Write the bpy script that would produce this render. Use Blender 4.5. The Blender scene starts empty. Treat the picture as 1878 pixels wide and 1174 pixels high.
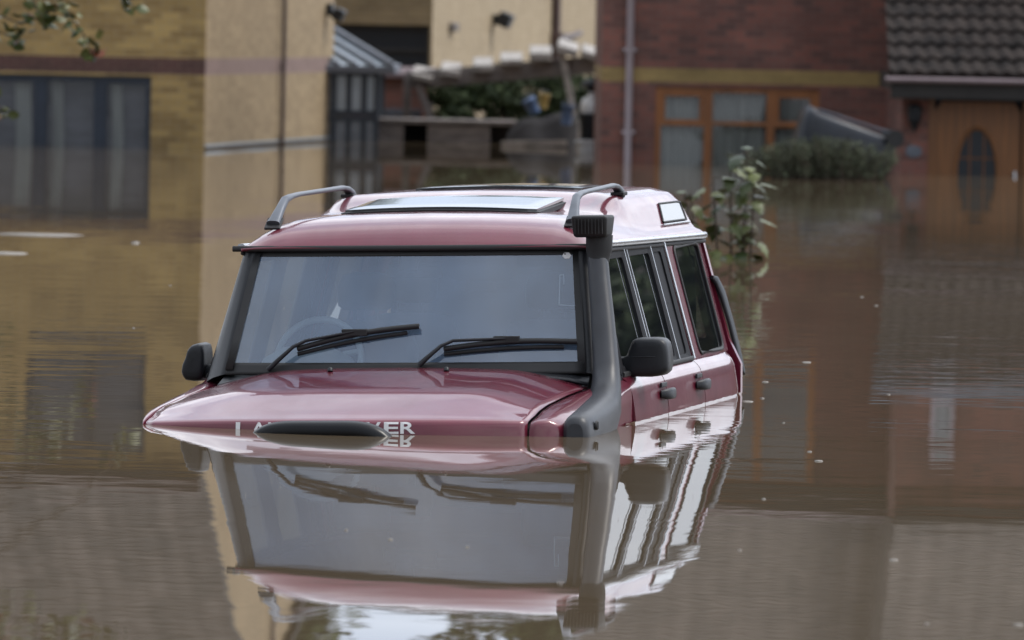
import bpy, bmesh, math, random
import numpy as np
from mathutils import Vector, Matrix
R = math.radians
random.seed(7)
sc = bpy.context.scene
C = sc.collection

# ------------------------------------------------------------------ camera
F_PX, CAM_H, HORIZON, ROLL = 14000.0, 1.72, 25.0, 0.02
PX, PY = 939.0, 587.0
_p = math.atan((PY - HORIZON) / F_PX); _r = math.atan(ROLL)
fw = Vector((0, math.cos(_p), -math.sin(_p))); r0 = Vector((1, 0, 0)); u0 = r0.cross(fw)
rv = r0 * math.cos(_r) + u0 * math.sin(_r); uv_ = -r0 * math.sin(_r) + u0 * math.cos(_r)
cd = bpy.data.cameras.new('camera'); cam = bpy.data.objects.new('camera', cd); C.objects.link(cam)
m = Matrix((rv, uv_, -fw)).transposed().to_4x4(); m.translation = Vector((0, 0, CAM_H)); cam.matrix_world = m
cd.sensor_width = 36; cd.lens = F_PX / 1878 * 36; cd.clip_start = 0.5; cd.clip_end = 3000
cd.dof.use_dof = True; cd.dof.focus_distance = 32.3; cd.dof.aperture_fstop = 5.6; cd.dof.aperture_blades = 7
sc.camera = cam

def at(x, y, depth):                      # survey helper: the point at a distance seen at (x, y)
    v = fw * F_PX + rv * (x - PX) - uv_ * (y - PY)
    return Vector((0, 0, CAM_H)) + v * (depth / v.y)
def on_water(x, y):
    v = fw * F_PX + rv * (x - PX) - uv_ * (y - PY)
    return Vector((0, 0, CAM_H)) + v * (-CAM_H / v.z)

# ------------------------------------------------------------------ light
SUN_EL, SUN_AZ = R(55), R(80)             # azimuth from +Y (view direction) towards +X
w = bpy.data.worlds.new('World'); sc.world = w; w.use_nodes = True
nt = w.node_tree; nt.nodes.clear()
def N(tree, t, **kw):
    n = tree.nodes.new(t)
    for k, v in kw.items(): setattr(n, k, v)
    return n
out = N(nt, 'ShaderNodeOutputWorld'); bg = N(nt, 'ShaderNodeBackground')
sky = N(nt, 'ShaderNodeTexSky', sky_type='NISHITA', sun_disc=False, sun_elevation=SUN_EL, sun_rotation=SUN_AZ, dust_density=3.0)
tc = N(nt, 'ShaderNodeTexCoord'); mp = N(nt, 'ShaderNodeMapping'); mp.inputs['Scale'].default_value = (1, 1, 2.2)
ns = N(nt, 'ShaderNodeTexNoise'); ns.inputs['Scale'].default_value = 2.6; ns.inputs['Detail'].default_value = 7; ns.inputs['Roughness'].default_value = .55
cr = N(nt, 'ShaderNodeValToRGB')          # cloud sheet: bright white breaks in blue-grey cloud
cr.color_ramp.elements[0].position = .36; cr.color_ramp.elements[0].color = (6.2, 7.2, 9.0, 1)
cr.color_ramp.elements[1].position = .64; cr.color_ramp.elements[1].color = (15.0, 15.4, 16.0, 1)
mx = N(nt, 'ShaderNodeMix', data_type='RGBA'); mx.inputs['Factor'].default_value = .86
nt.links.new(tc.outputs['Generated'], mp.inputs['Vector']); nt.links.new(mp.outputs['Vector'], ns.inputs['Vector'])
nt.links.new(ns.outputs['Fac'], cr.inputs['Fac']); nt.links.new(sky.outputs['Color'], mx.inputs['A']); nt.links.new(cr.outputs['Color'], mx.inputs['B'])
vd = N(nt, 'ShaderNodeVectorMath', operation='DOT_PRODUCT'); vd.inputs[1].default_value = (.62, .62, .48)   # cloud is brighter on the sun's side
nt.links.new(tc.outputs['Generated'], vd.inputs[0])
mr = N(nt, 'ShaderNodeMapRange'); mr.inputs['From Min'].default_value = -.75; mr.inputs['From Max'].default_value = .8; mr.inputs['To Min'].default_value = .46; mr.inputs['To Max'].default_value = 1.30
nt.links.new(vd.outputs['Value'], mr.inputs['Value'])
sc_ = N(nt, 'ShaderNodeVectorMath', operation='SCALE'); nt.links.new(mx.outputs['Result'], sc_.inputs[0]); nt.links.new(mr.outputs['Result'], sc_.inputs['Scale'])
nt.links.new(sc_.outputs['Vector'], bg.inputs['Color']); bg.inputs['Strength'].default_value = 0.12
nt.links.new(bg.outputs['Background'], out.inputs['Surface'])
sd = bpy.data.lights.new('sun', 'SUN'); sd.energy = 2.0; sd.angle = R(14); sd.color = (1, .95, .88)
sun = bpy.data.objects.new('sun', sd); C.objects.link(sun)
_d = Vector((math.sin(SUN_AZ) * math.cos(SUN_EL), math.cos(SUN_AZ) * math.cos(SUN_EL), math.sin(SUN_EL)))
sun.rotation_euler = _d.to_track_quat('Z', 'Y').to_euler(); sun.location = (40, 20, 60)
sc.view_settings.view_transform = 'Standard'; sc.view_settings.look = 'None'
sc.view_settings.exposure = 0.0; sc.view_settings.gamma = 1.0

# ------------------------------------------------------------------ materials
def lerp(a, b, t): return a + (b - a) * t
def mat(name, col, rough=.6, metal=0., spec=.5, coat=0., vary=.0, vscale=6., bump=0., bscale=40., stretch=(1, 1, 1), coord='Object', col2=None):
    M = bpy.data.materials.new(name); M.use_nodes = True; t = M.node_tree
    b = t.nodes['Principled BSDF']
    b.inputs['Base Color'].default_value = (*col, 1); b.inputs['Roughness'].default_value = rough
    b.inputs['Metallic'].default_value = metal; b.inputs['Specular IOR Level'].default_value = spec
    b.inputs['Coat Weight'].default_value = coat; b.inputs['Coat Roughness'].default_value = .03
    if vary or bump or col2:
        tc = N(t, 'ShaderNodeTexCoord'); mp = N(t, 'ShaderNodeMapping'); mp.inputs['Scale'].default_value = stretch
        t.links.new(tc.outputs[coord], mp.inputs['Vector'])
    if vary or col2:
        n = N(t, 'ShaderNodeTexNoise'); n.inputs['Scale'].default_value = vscale; n.inputs['Detail'].default_value = 5
        t.links.new(mp.outputs['Vector'], n.inputs['Vector'])
        r = N(t, 'ShaderNodeValToRGB'); r.color_ramp.elements[0].position = .3; r.color_ramp.elements[1].position = .7
        c2 = col2 or tuple(min(1, c * (1 + vary)) for c in col); c1 = tuple(c * (1 - vary) for c in col)
        r.color_ramp.elements[0].color = (*c1, 1); r.color_ramp.elements[1].color = (*c2, 1)
        t.links.new(n.outputs['Fac'], r.inputs['Fac']); t.links.new(r.outputs['Color'], b.inputs['Base Color'])
    if bump:
        n = N(t, 'ShaderNodeTexNoise'); n.inputs['Scale'].default_value = bscale; n.inputs['Detail'].default_value = 4
        t.links.new(mp.outputs['Vector'], n.inputs['Vector'])
        bp = N(t, 'ShaderNodeBump'); bp.inputs['Strength'].default_value = 1; bp.inputs['Distance'].default_value = bump
        t.links.new(n.outputs['Fac'], bp.inputs['Height']); t.links.new(bp.outputs['Normal'], b.inputs['Normal'])
    return M

def brick_mat(name, c1, c2, mortar, bands=(), bw=.225, rh=.075, wear=.25):
    """bands: (v0, v1, colour_a, colour_b) courses of another brick between two heights"""
    M = bpy.data.materials.new(name); M.use_nodes = True; t = M.node_tree; b = t.nodes['Principled BSDF']
    u = N(t, 'ShaderNodeUVMap')
    def bt(a, c, mo):
        k = N(t, 'ShaderNodeTexBrick'); k.inputs['Scale'].default_value = 1.0
        k.inputs['Brick Width'].default_value = bw; k.inputs['Row Height'].default_value = rh
        k.inputs['Mortar Size'].default_value = .006; k.inputs['Mortar Smooth'].default_value = .3; k.inputs['Bias'].default_value = 0
        k.inputs['Color1'].default_value = (*a, 1); k.inputs['Color2'].default_value = (*c, 1); k.inputs['Mortar'].default_value = (*mo, 1)
        t.links.new(u.outputs['UV'], k.inputs['Vector']); return k
    k0 = bt(c1, c2, mortar); cur = k0.outputs['Color']
    sx = N(t, 'ShaderNodeSeparateXYZ'); t.links.new(u.outputs['UV'], sx.inputs['Vector'])
    for (v0, v1, a, c) in bands:
        k = bt(a, c, tuple(lerp(q, (x_ + y_) / 2, .7) for q, x_, y_ in zip(mortar, a, c)))
        g = N(t, 'ShaderNodeMath', operation='GREATER_THAN'); l = N(t, 'ShaderNodeMath', operation='LESS_THAN'); mu = N(t, 'ShaderNodeMath', operation='MULTIPLY')
        g.inputs[1].default_value = v0; l.inputs[1].default_value = v1
        t.links.new(sx.outputs['Y'], g.inputs[0]); t.links.new(sx.outputs['Y'], l.inputs[0])
        t.links.new(g.outputs[0], mu.inputs[0]); t.links.new(l.outputs[0], mu.inputs[1])
        x = N(t, 'ShaderNodeMix', data_type='RGBA'); t.links.new(mu.outputs[0], x.inputs['Factor'])
        t.links.new(cur, x.inputs['A']); t.links.new(k.outputs['Color'], x.inputs['B']); cur = x.outputs['Result']
    n = N(t, 'ShaderNodeTexNoise'); n.inputs['Scale'].default_value = 1.1; n.inputs['Detail'].default_value = 6
    t.links.new(u.outputs['UV'], n.inputs['Vector'])
    r = N(t, 'ShaderNodeMapRange'); r.inputs['To Min'].default_value = 1 - wear; r.inputs['To Max'].default_value = 1 + wear * .8; r.inputs['From Min'].default_value = .3; r.inputs['From Max'].default_value = .7
    t.links.new(n.outputs['Fac'], r.inputs['Value'])
    h = N(t, 'ShaderNodeHueSaturation'); t.links.new(r.outputs['Result'], h.inputs['Value']); t.links.new(cur, h.inputs['Color'])
    t.links.new(h.outputs['Color'], b.inputs['Base Color']); b.inputs['Roughness'].default_value = .85
    bp = N(t, 'ShaderNodeBump'); bp.inputs['Distance'].default_value = .006; bp.invert = True
    t.links.new(k0.outputs['Fac'], bp.inputs['Height']); t.links.new(bp.outputs['Normal'], b.inputs['Normal'])
    return M

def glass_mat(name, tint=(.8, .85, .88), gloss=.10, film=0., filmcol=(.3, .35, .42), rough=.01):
    """thin window glass: see-through, a fresnel-rising reflection, an optional film: slight grime, and on the windscreen a painted haze of reflected sky"""
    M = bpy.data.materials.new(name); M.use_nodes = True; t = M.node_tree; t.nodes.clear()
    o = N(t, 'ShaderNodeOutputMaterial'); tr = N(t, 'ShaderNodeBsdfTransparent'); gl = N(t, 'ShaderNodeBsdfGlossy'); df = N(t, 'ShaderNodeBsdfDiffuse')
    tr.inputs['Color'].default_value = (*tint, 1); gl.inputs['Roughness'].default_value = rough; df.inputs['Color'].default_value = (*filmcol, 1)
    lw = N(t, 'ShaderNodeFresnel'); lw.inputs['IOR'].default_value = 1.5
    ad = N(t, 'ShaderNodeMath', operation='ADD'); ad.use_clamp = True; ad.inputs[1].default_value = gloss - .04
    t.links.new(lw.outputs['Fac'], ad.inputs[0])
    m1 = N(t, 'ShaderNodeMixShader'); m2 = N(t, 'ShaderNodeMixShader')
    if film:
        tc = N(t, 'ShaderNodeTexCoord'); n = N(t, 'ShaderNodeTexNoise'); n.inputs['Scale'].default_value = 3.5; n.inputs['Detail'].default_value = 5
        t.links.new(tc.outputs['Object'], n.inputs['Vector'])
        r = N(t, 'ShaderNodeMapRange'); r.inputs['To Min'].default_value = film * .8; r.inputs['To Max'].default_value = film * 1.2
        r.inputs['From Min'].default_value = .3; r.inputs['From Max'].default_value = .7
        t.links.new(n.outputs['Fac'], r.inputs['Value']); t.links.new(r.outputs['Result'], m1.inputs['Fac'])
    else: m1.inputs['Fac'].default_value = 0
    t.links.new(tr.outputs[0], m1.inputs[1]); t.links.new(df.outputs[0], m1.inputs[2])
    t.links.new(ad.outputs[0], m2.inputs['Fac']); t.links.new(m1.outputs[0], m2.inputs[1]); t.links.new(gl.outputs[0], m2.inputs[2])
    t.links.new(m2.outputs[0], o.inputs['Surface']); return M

def leaf_mat(name, c1, c2, scale=8., rough=.45, c3=None):
    M = bpy.data.materials.new(name); M.use_nodes = True; t = M.node_tree; b = t.nodes['Principled BSDF']
    g = N(t, 'ShaderNodeNewGeometry'); r = N(t, 'ShaderNodeValToRGB')
    r.color_ramp.elements[0].color = (*c1, 1); r.color_ramp.elements[1].color = (*c2, 1)
    if c3:
        r.color_ramp.elements[1].position = .85
        e = r.color_ramp.elements.new(.97); e.color = (*c3, 1)
    t.links.new(g.outputs['Random Per Island'], r.inputs['Fac']); t.links.new(r.outputs['Color'], b.inputs['Base Color'])
    b.inputs['Roughness'].default_value = rough
    return M

MT = {}
MT['paint'] = mat('maroon_paint', (.135, .010, .028), .32, .1, .5, 1.0, vary=.12, vscale=3)
def silt(M, lo, hi, c=(.20, .165, .125), amt=.16):
    t = M.node_tree; b = t.nodes['Principled BSDF']; tc = N(t, 'ShaderNodeTexCoord'); n = N(t, 'ShaderNodeTexNoise'); n.inputs['Scale'].default_value = 5; n.inputs['Detail'].default_value = 8; n.inputs['Roughness'].default_value = .68
    mp = N(t, 'ShaderNodeMapping'); mp.inputs['Scale'].default_value = (1.4, 1, .5); t.links.new(tc.outputs['Object'], mp.inputs['Vector']); t.links.new(mp.outputs['Vector'], n.inputs['Vector'])
    r = N(t, 'ShaderNodeMapRange'); r.inputs['From Min'].default_value = .35; r.inputs['From Max'].default_value = .72; r.inputs['To Min'].default_value = hi; r.inputs['To Max'].default_value = lo
    t.links.new(n.outputs['Fac'], r.inputs['Value']); t.links.new(r.outputs['Result'], b.inputs['Coat Weight'])
    q = N(t, 'ShaderNodeMapRange'); q.inputs['From Min'].default_value = .5; q.inputs['From Max'].default_value = .78; q.inputs['To Max'].default_value = amt; t.links.new(n.outputs['Fac'], q.inputs['Value'])
    x = N(t, 'ShaderNodeMix', data_type='RGBA'); x.inputs['B'].default_value = (*c, 1); t.links.new(q.outputs['Result'], x.inputs['Factor'])
    if b.inputs['Base Color'].links: t.links.new(b.inputs['Base Color'].links[0].from_socket, x.inputs['A'])
    t.links.new(x.outputs['Result'], b.inputs['Base Color'])
silt(MT['paint'], .62, .95, amt=.13)
MT['black'] = mat('black_plastic', (.013, .0145, .018), .42, spec=.4, vary=.25, vscale=9, bump=.0006, bscale=500)
MT['rubber'] = mat('black_rubber', (.012, .012, .013), .6, vary=.2)
MT['gloss_black'] = mat('gloss_black', (.012, .013, .016), .12, coat=.6, vary=.2)
MT['chrome'] = mat('bright_trim', (.55, .56, .58), .22, .9, vary=.12, vscale=20)
MT['rail'] = mat('grey_rail', (.12, .13, .15), .40, .6, vary=.15, vscale=14)
MT['white_letter'] = mat('white_letter', (.75, .75, .76), .35, vary=.06)
MT['seat'] = mat('seat_cloth', (.035, .037, .042), .9, vary=.2, vscale=20)
MT['trim'] = mat('cabin_trim', (.16, .165, .18), .8, vary=.15)
MT['pale_trim'] = mat('pale_cabin_trim', (.50, .53, .53), .7, vary=.1)
MT['headlining'] = mat('headlining', (.35, .36, .37), .9, vary=.1)
MT['tyre'] = MT['rubber']
MT['screen'] = glass_mat('windscreen_glass', (.74, .83, .88), .155, .25, (.28, .41, .62))  # blue film colour paints the reflected sky's haze into the glass
MT['side_glass'] = glass_mat('tinted_side_glass', (.30, .33, .34), .12, .03)
MT['house_glass'] = glass_mat('house_glass', (.75, .78, .8), .09, .02)
MT['bar_black'] = mat('black_bar', (.006, .0065, .008), .3, spec=.28, vary=.2)
MT['frame_black'] = mat('matt_black_frame', (.012, .012, .014), .6, spec=.15, vary=.2)
MT['cons_glass'] = glass_mat('conservatory_glass', (.85, .88, .9), .10, .02)
MT['snorkel'] = mat('faded_black_plastic', (.028, .030, .036), .42, vary=.25, vscale=7, bump=.0004, bscale=400)
MT['lantern_glass'] = mat('lantern_glass', (.018, .022, .028), .3, spec=.3)
MT['yellow_brick'] = brick_mat('yellow_brick', (.42, .285, .105), (.235, .15, .055), (.34, .27, .165), [(.905, 1.10, (.105, .048, .042), (.08, .04, .036))])
MT['cream_brick'] = brick_mat('cream_brick', (.40, .30, .175), (.30, .22, .125), (.40, .32, .22), [(.905, 1.10, (.29, .205, .185), (.25, .175, .16))], wear=.07)
MT['plain_cream'] = brick_mat('plain_cream_brick', (.40, .315, .205), (.34, .265, .165), (.38, .31, .215), wear=.08)
MT['plain_yellow'] = brick_mat('plain_yellow_brick', (.25, .18, .09), (.20, .14, .07), (.25, .2, .14))
MT['red_brick'] = brick_mat('red_brick', (.24, .095, .072), (.115, .060, .052), (.18, .125, .105), [(.945, 1.11, (.36, .255, .10), (.27, .19, .075))])
MT['tile'] = mat('concrete_tile', (.055, .050, .046), .8, vary=.45, vscale=3, col2=(.095, .078, .068))
MT['dark_tile'] = mat('dark_tile', (.020, .018, .018), .8, spec=.15, vary=.4, vscale=5, col2=(.05, .040, .036))
MT['blue_frame'] = mat('navy_frame', (.018, .026, .042), .4, vary=.15)
MT['oak'] = mat('orange_oak', (.27, .10, .028), .45, vary=.25, vscale=5, stretch=(1, 1, .15))
MT['door_oak'] = mat('door_oak', (.20, .078, .020), .4, vary=.3, vscale=7, stretch=(3, 3, .2))
MT['white_plastic'] = mat('white_plastic', (.45, .39, .42), .4, vary=.08)
MT['pink_gutter'] = mat('faded_white_gutter', (.17, .13, .14), .4, vary=.12)
MT['brown_pipe'] = mat('brown_pipe', (.075, .045, .04), .45, vary=.2)
MT['dark_board'] = mat('dark_board', (.02, .018, .017), .6, vary=.3)
MT['curtain'] = mat('net_curtain', (.55, .55, .50), .9, vary=.3, vscale=5, stretch=(4, 4, .1))
MT['grey_blind'] = mat('grey_blind', (.20, .19, .215), .85, vary=.55, vscale=2, stretch=(.6, 1, 2.5))
MT['weathered_wood'] = mat('weathered_wood', (.17, .15, .14), .8, vary=.35, vscale=4, stretch=(1, 4, 4))
MT['pale_wood'] = mat('pale_wood', (.30, .275, .25), .75, vary=.4, vscale=9)
MT['blue_slate'] = mat('blue_grey_panel', (.13, .145, .175), .7, vary=.2)
MT['dark_heap'] = mat('dark_felt', (.022, .021, .024), .75, vary=.3, bump=.01, bscale=6)
MT['stone'] = mat('grey_stone', (.15, .13, .12), .85, vary=.3, vscale=5)
MT['poly_roof'] = mat('polycarbonate', (.34, .40, .46), .3, vary=.12)
MT['bin'] = mat('bin_plastic', (.010, .014, .023), .4, vary=.2)
MT['white'] = mat('white_sack', (.72, .74, .76), .5, vary=.06)
MT['blue'] = mat('blue_plastic', (.10, .17, .33), .45, vary=.1)
MT['yellow'] = mat('yellow_plastic', (.55, .40, .13), .5, vary=.1)
MT['bark'] = mat('bark', (.06, .045, .032), .9, vary=.35, bump=.01, bscale=25)
MT['leaf'] = leaf_mat('green_leaf', (.03, .055, .014), (.09, .12, .025))
MT['leaf_autumn'] = leaf_mat('turning_leaf', (.035, .06, .015), (.13, .13, .03), c3=(.20, .06, .03))
MT['leaf_dark'] = leaf_mat('dark_leaf', (.02, .035, .012), (.055, .08, .024), rough=.8)
MT['leaf_grey'] = leaf_mat('grey_green_leaf', (.045, .058, .034), (.115, .13, .075), rough=.9)
MT['leaf_big'] = leaf_mat('glossy_broad_leaf', (.026, .042, .010), (.11, .125, .026), rough=.45)
MT['foam'] = mat('dry_foam', (.27, .25, .225), .8, vary=.15)
MT['mud'] = mat('silt', (.08, .06, .04), .9, vary=.3)

def water_mat():
    M = bpy.data.materials.new('flood_water'); M.use_nodes = True; t = M.node_tree; b = t.nodes['Principled BSDF']
    b.inputs['IOR'].default_value = 1.333; b.inputs['Roughness'].default_value = .012
    g = N(t, 'ShaderNodeNewGeometry')
    def noise(sx, sy, scale, detail=2, rough=.5, off=0):
        mp = N(t, 'ShaderNodeMapping'); mp.inputs['Scale'].default_value = (sx, sy, 1); mp.inputs['Location'].default_value = (off, off * .7, off)
        t.links.new(g.outputs['Position'], mp.inputs['Vector'])
        n = N(t, 'ShaderNodeTexNoise'); n.inputs['Scale'].default_value = scale; n.inputs['Detail'].default_value = detail; n.inputs['Roughness'].default_value = rough
        t.links.new(mp.outputs['Vector'], n.inputs['Vector']); return n
    def M_(op, a, b_=None, v=None):
        k = N(t, 'ShaderNodeMath', operation=op); t.links.new(a, k.inputs[0])
        if b_ is not None: t.links.new(b_, k.inputs[1])
        elif v is not None: k.inputs[1].default_value = v
        return k.outputs[0]
    # silt in suspension: slow large patches
    nb = noise(.25, .12, 1.0, 5)
    r = N(t, 'ShaderNodeValToRGB'); r.color_ramp.elements[0].position = .35; r.color_ramp.elements[1].position = .65
    r.color_ramp.elements[0].color = (.100, .074, .046, 1); r.color_ramp.elements[1].color = (.135, .102, .066, 1)
    t.links.new(nb.outputs['Fac'], r.inputs['Fac']); t.links.new(r.outputs['Color'], b.inputs['Base Color'])
    swell = noise(.9, .55, 1.0, 2, .4, 3.1)            # long, very low swell
    ripple = noise(.95, 1.25, 1.6, 3, .5, 11.3)          # wind ripples in patches
    fine = noise(1.7, 3.4, 1.8, 2, .5, 5.7)
    patch = noise(.22, .16, 1.0, 2, .5, 21.0)
    pr = N(t, 'ShaderNodeMapRange'); pr.inputs['From Min'].default_value = .40; pr.inputs['From Max'].default_value = .58
    t.links.new(patch.outputs['Fac'], pr.inputs['Value'])
    sx = N(t, 'ShaderNodeSeparateXYZ'); t.links.new(g.outputs['Position'], sx.inputs['Vector'])     # the car shelters the water before it
    ax = M_('ABSOLUTE', M_('ADD', sx.outputs['X'], v=.62))
    lee = N(t, 'ShaderNodeMapRange', interpolation_type='SMOOTHSTEP'); lee.inputs['From Min'].default_value = .9; lee.inputs['From Max'].default_value = 1.7; t.links.new(ax, lee.inputs['Value'])
    near = N(t, 'ShaderNodeMapRange', interpolation_type='SMOOTHSTEP'); near.inputs['From Min'].default_value = 23.5; near.inputs['From Max'].default_value = 28.0; t.links.new(sx.outputs['Y'], near.inputs['Value'])
    pr_ = M_('MULTIPLY', M_('MULTIPLY', pr.outputs['Result'], lee.outputs['Result']), near.outputs['Result'])
    h1 = M_('MULTIPLY', swell.outputs['Fac'], v=.0022)
    pk = M_('MULTIPLY_ADD', pr_, v=.0030); pk.node.inputs[2].default_value = .00042
    h2 = M_('MULTIPLY', ripple.outputs['Fac'], pk)
    h3 = M_('MULTIPLY', fine.outputs['Fac'], M_('MULTIPLY', pk, v=.30))
    h = M_('ADD', M_('ADD', h1, h2), h3)
    bp = N(t, 'ShaderNodeBump'); bp.inputs['Strength'].default_value = 1; bp.inputs['Distance'].default_value = 1.0
    t.links.new(h, bp.inputs['Height']); t.links.new(bp.outputs['Normal'], b.inputs['Normal'])
    return M
MT['water'] = water_mat()

# ------------------------------------------------------------------ mesh helpers
def tag(o, label=None, cat=None, group=None, kind=None):
    if label: o['label'] = label
    if cat: o['category'] = cat
    if group: o['group'] = group
    if kind: o['kind'] = kind
    return o
def thing(name, loc, label, cat, group=None, rot=None):
    o = bpy.data.objects.new(name, None); C.objects.link(o); o.location = loc; o.empty_display_size = .2
    if rot is not None: o.rotation_euler = rot
    return tag(o, label, cat, group)

class MB:
    def __init__(s): s.v = []; s.f = []; s.uv = []; s.sm = []
    def add(s, vs, fs, smooth=False, uvs=None):
        b = len(s.v); s.v += [tuple(p) for p in vs]
        for i, f in enumerate(fs):
            s.f.append([b + k for k in f]); s.sm.append(smooth); s.uv.append(uvs[i] if uvs else None)
        return s
    def box(s, c, d, rot=None, bevel=0.):
        bm = bmesh.new(); bmesh.ops.create_cube(bm, size=1)
        for v in bm.verts: v.co = Vector((v.co.x * d[0], v.co.y * d[1], v.co.z * d[2]))
        if bevel: bmesh.ops.bevel(bm, geom=list(bm.edges), offset=bevel, segments=2, affect='EDGES', profile=.5)
        for v in bm.verts:
            if rot is not None: v.co = rot @ v.co
            v.co += Vector(c)
        bm.verts.index_update()
        s.add([v.co[:] for v in bm.verts], [[v.index for v in f.verts] for f in bm.faces], False); bm.free(); return s
    def beam(s, p, q, w, h, up=(0, 0, 1)):
        p, q = Vector(p), Vector(q); x = (q - p); L = x.length; x.normalize()
        y = Vector(up).cross(x)
        if y.length < 1e-4: y = Vector((0, 1, 0)).cross(x)
        y.normalize(); z = x.cross(y)
        return s.box((p + q) / 2, (L, w, h), Matrix((x, y, z)).transposed(), min(w, h) * .08)
    def sweep(s, pts, n=14, caps=True, smooth=True, power=2.0):
        """pts: (centre, side-half, up-half[, side-dir]) rings of a superellipse swept along the centres"""
        cs = [Vector(p[0]) for p in pts]; rings = []; prev = None
        for i, p in enumerate(pts):
            d = (cs[min(i + 1, len(cs) - 1)] - cs[max(i - 1, 0)]).normalized()
            if len(p) > 3: sd = Vector(p[3])
            elif prev is None: sd = d.cross(Vector((0, 0, 1))); sd = sd if sd.length > .1 else Vector((1, 0, 0))
            else: sd = prev
            sd = (sd - d * sd.dot(d)).normalized(); prev = sd; up = sd.cross(d)
            ring = []
            for k in range(n):
                t = 2 * math.pi * k / n; c, q = math.cos(t), math.sin(t)
                c = math.copysign(abs(c) ** (2 / power), c); q = math.copysign(abs(q) ** (2 / power), q)
                ring.append(cs[i] + sd * (p[1] * c) + up * (p[2] * q))
            rings.append(ring)
        vs = [v for r_ in rings for v in r_]; fs = []
        for i in range(len(rings) - 1):
            for k in range(n): fs.append([i * n + k, i * n + (k + 1) % n, (i + 1) * n + (k + 1) % n, (i + 1) * n + k])
        s.add(vs, fs, smooth)
        if caps:
            s.add(rings[0], [list(range(n))[::-1]], False); s.add(rings[-1], [list(range(n))], False)
        return s
    def tube(s, pts, r, n=8, caps=True):
        rr = r if isinstance(r, (list, tuple)) else [r] * len(pts)
        return s.sweep([(p, a, a) for p, a in zip(pts, rr)], n, caps)
    def grid(s, P, smooth=True, closed=False, uvf=None):
        nr, nc = len(P), len(P[0]); vs = [p for r_ in P for p in r_]; fs = []
        for i in range(nr - 1):
            for j in range(nc - (0 if closed else 1)):
                fs.append([i * nc + j, i * nc + (j + 1) % nc, (i + 1) * nc + (j + 1) % nc, (i + 1) * nc + j])
        return s.add(vs, fs, smooth)
    def build(s, name, material, parent=None, angle=None, solid=0., sub=0, bevel=0.):
        me = bpy.data.meshes.new(name); me.from_pydata(s.v, [], s.f); me.update()
        me.polygons.foreach_set('use_smooth', s.sm)
        if any(u for u in s.uv):
            l = me.uv_layers.new(name='UVMap')
            for p, u in zip(me.polygons, s.uv):
                if u:
                    for li, c in zip(p.loop_indices, u): l.data[li].uv = c
        if material: me.materials.append(material)
        o = bpy.data.objects.new(name, me); C.objects.link(o)
        if parent: o.parent = parent
        if solid:
            k = o.modifiers.new('solid', 'SOLIDIFY'); k.thickness = solid; k.offset = -1
        if bevel:
            k = o.modifiers.new('bevel', 'BEVEL'); k.width = bevel; k.segments = 2; k.limit_method = 'ANGLE'
        if sub:
            k = o.modifiers.new('sub', 'SUBSURF'); k.levels = sub; k.render_levels = sub
        if angle:
            me.polygons.foreach_set('use_smooth', [True] * len(me.polygons))
            k = o.modifiers.new('es', 'EDGE_SPLIT'); k.split_angle = R(angle)
        return o

def lerp(a, b, t): return a + (b - a) * t
def interp(x, tab):
    if x <= tab[0][0]: return tab[0][1]
    for (x0, y0), (x1, y1) in zip(tab, tab[1:]):
        if x <= x1: return lerp(y0, y1, (x - x0) / (x1 - x0))
    return tab[-1][1]
def smooth_tab(tab):
    """monotone-ish smooth interpolation through a table (catmull-rom in x)"""
    xs = [p[0] for p in tab]; ys = [p[1] for p in tab]
    def f(x):
        if x <= xs[0]: return ys[0]
        if x >= xs[-1]: return ys[-1]
        i = max(k for k in range(len(xs)) if xs[k] <= x); i = min(i, len(xs) - 2)
        h = xs[i + 1] - xs[i]; t = (x - xs[i]) / h
        def sl(k):
            if k == 0: return (ys[1] - ys[0]) / (xs[1] - xs[0])
            if k == len(xs) - 1: return (ys[-1] - ys[-2]) / (xs[-1] - xs[-2])
            a = (ys[k] - ys[k - 1]) / (xs[k] - xs[k - 1]); b = (ys[k + 1] - ys[k]) / (xs[k + 1] - xs[k])
            return 0 if a * b <= 0 else 2 * a * b / (a + b)
        m0, m1 = sl(i) * h, sl(i + 1) * h
        return (2*t**3 - 3*t*t + 1) * ys[i] + (t**3 - 2*t*t + t) * m0 + (-2*t**3 + 3*t*t) * ys[i + 1] + (t**3 - t*t) * m1
    return f

# ------------------------------------------------------------------ setting: water, ground
b = MB(); b.add([(-900, -60, 0), (900, -60, 0), (900, 1500, 0), (-900, 1500, 0)], [[0, 1, 2, 3]])
tag(b.build('water', MT['water']), kind='structure')
b = MB(); b.add([(-900, -60, -1.08), (900, -60, -1.08), (900, 1500, -1.08), (-900, 1500, -1.08)], [[0, 1, 2, 3]])
tag(b.build('ground', MT['mud']), kind='structure')

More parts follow.
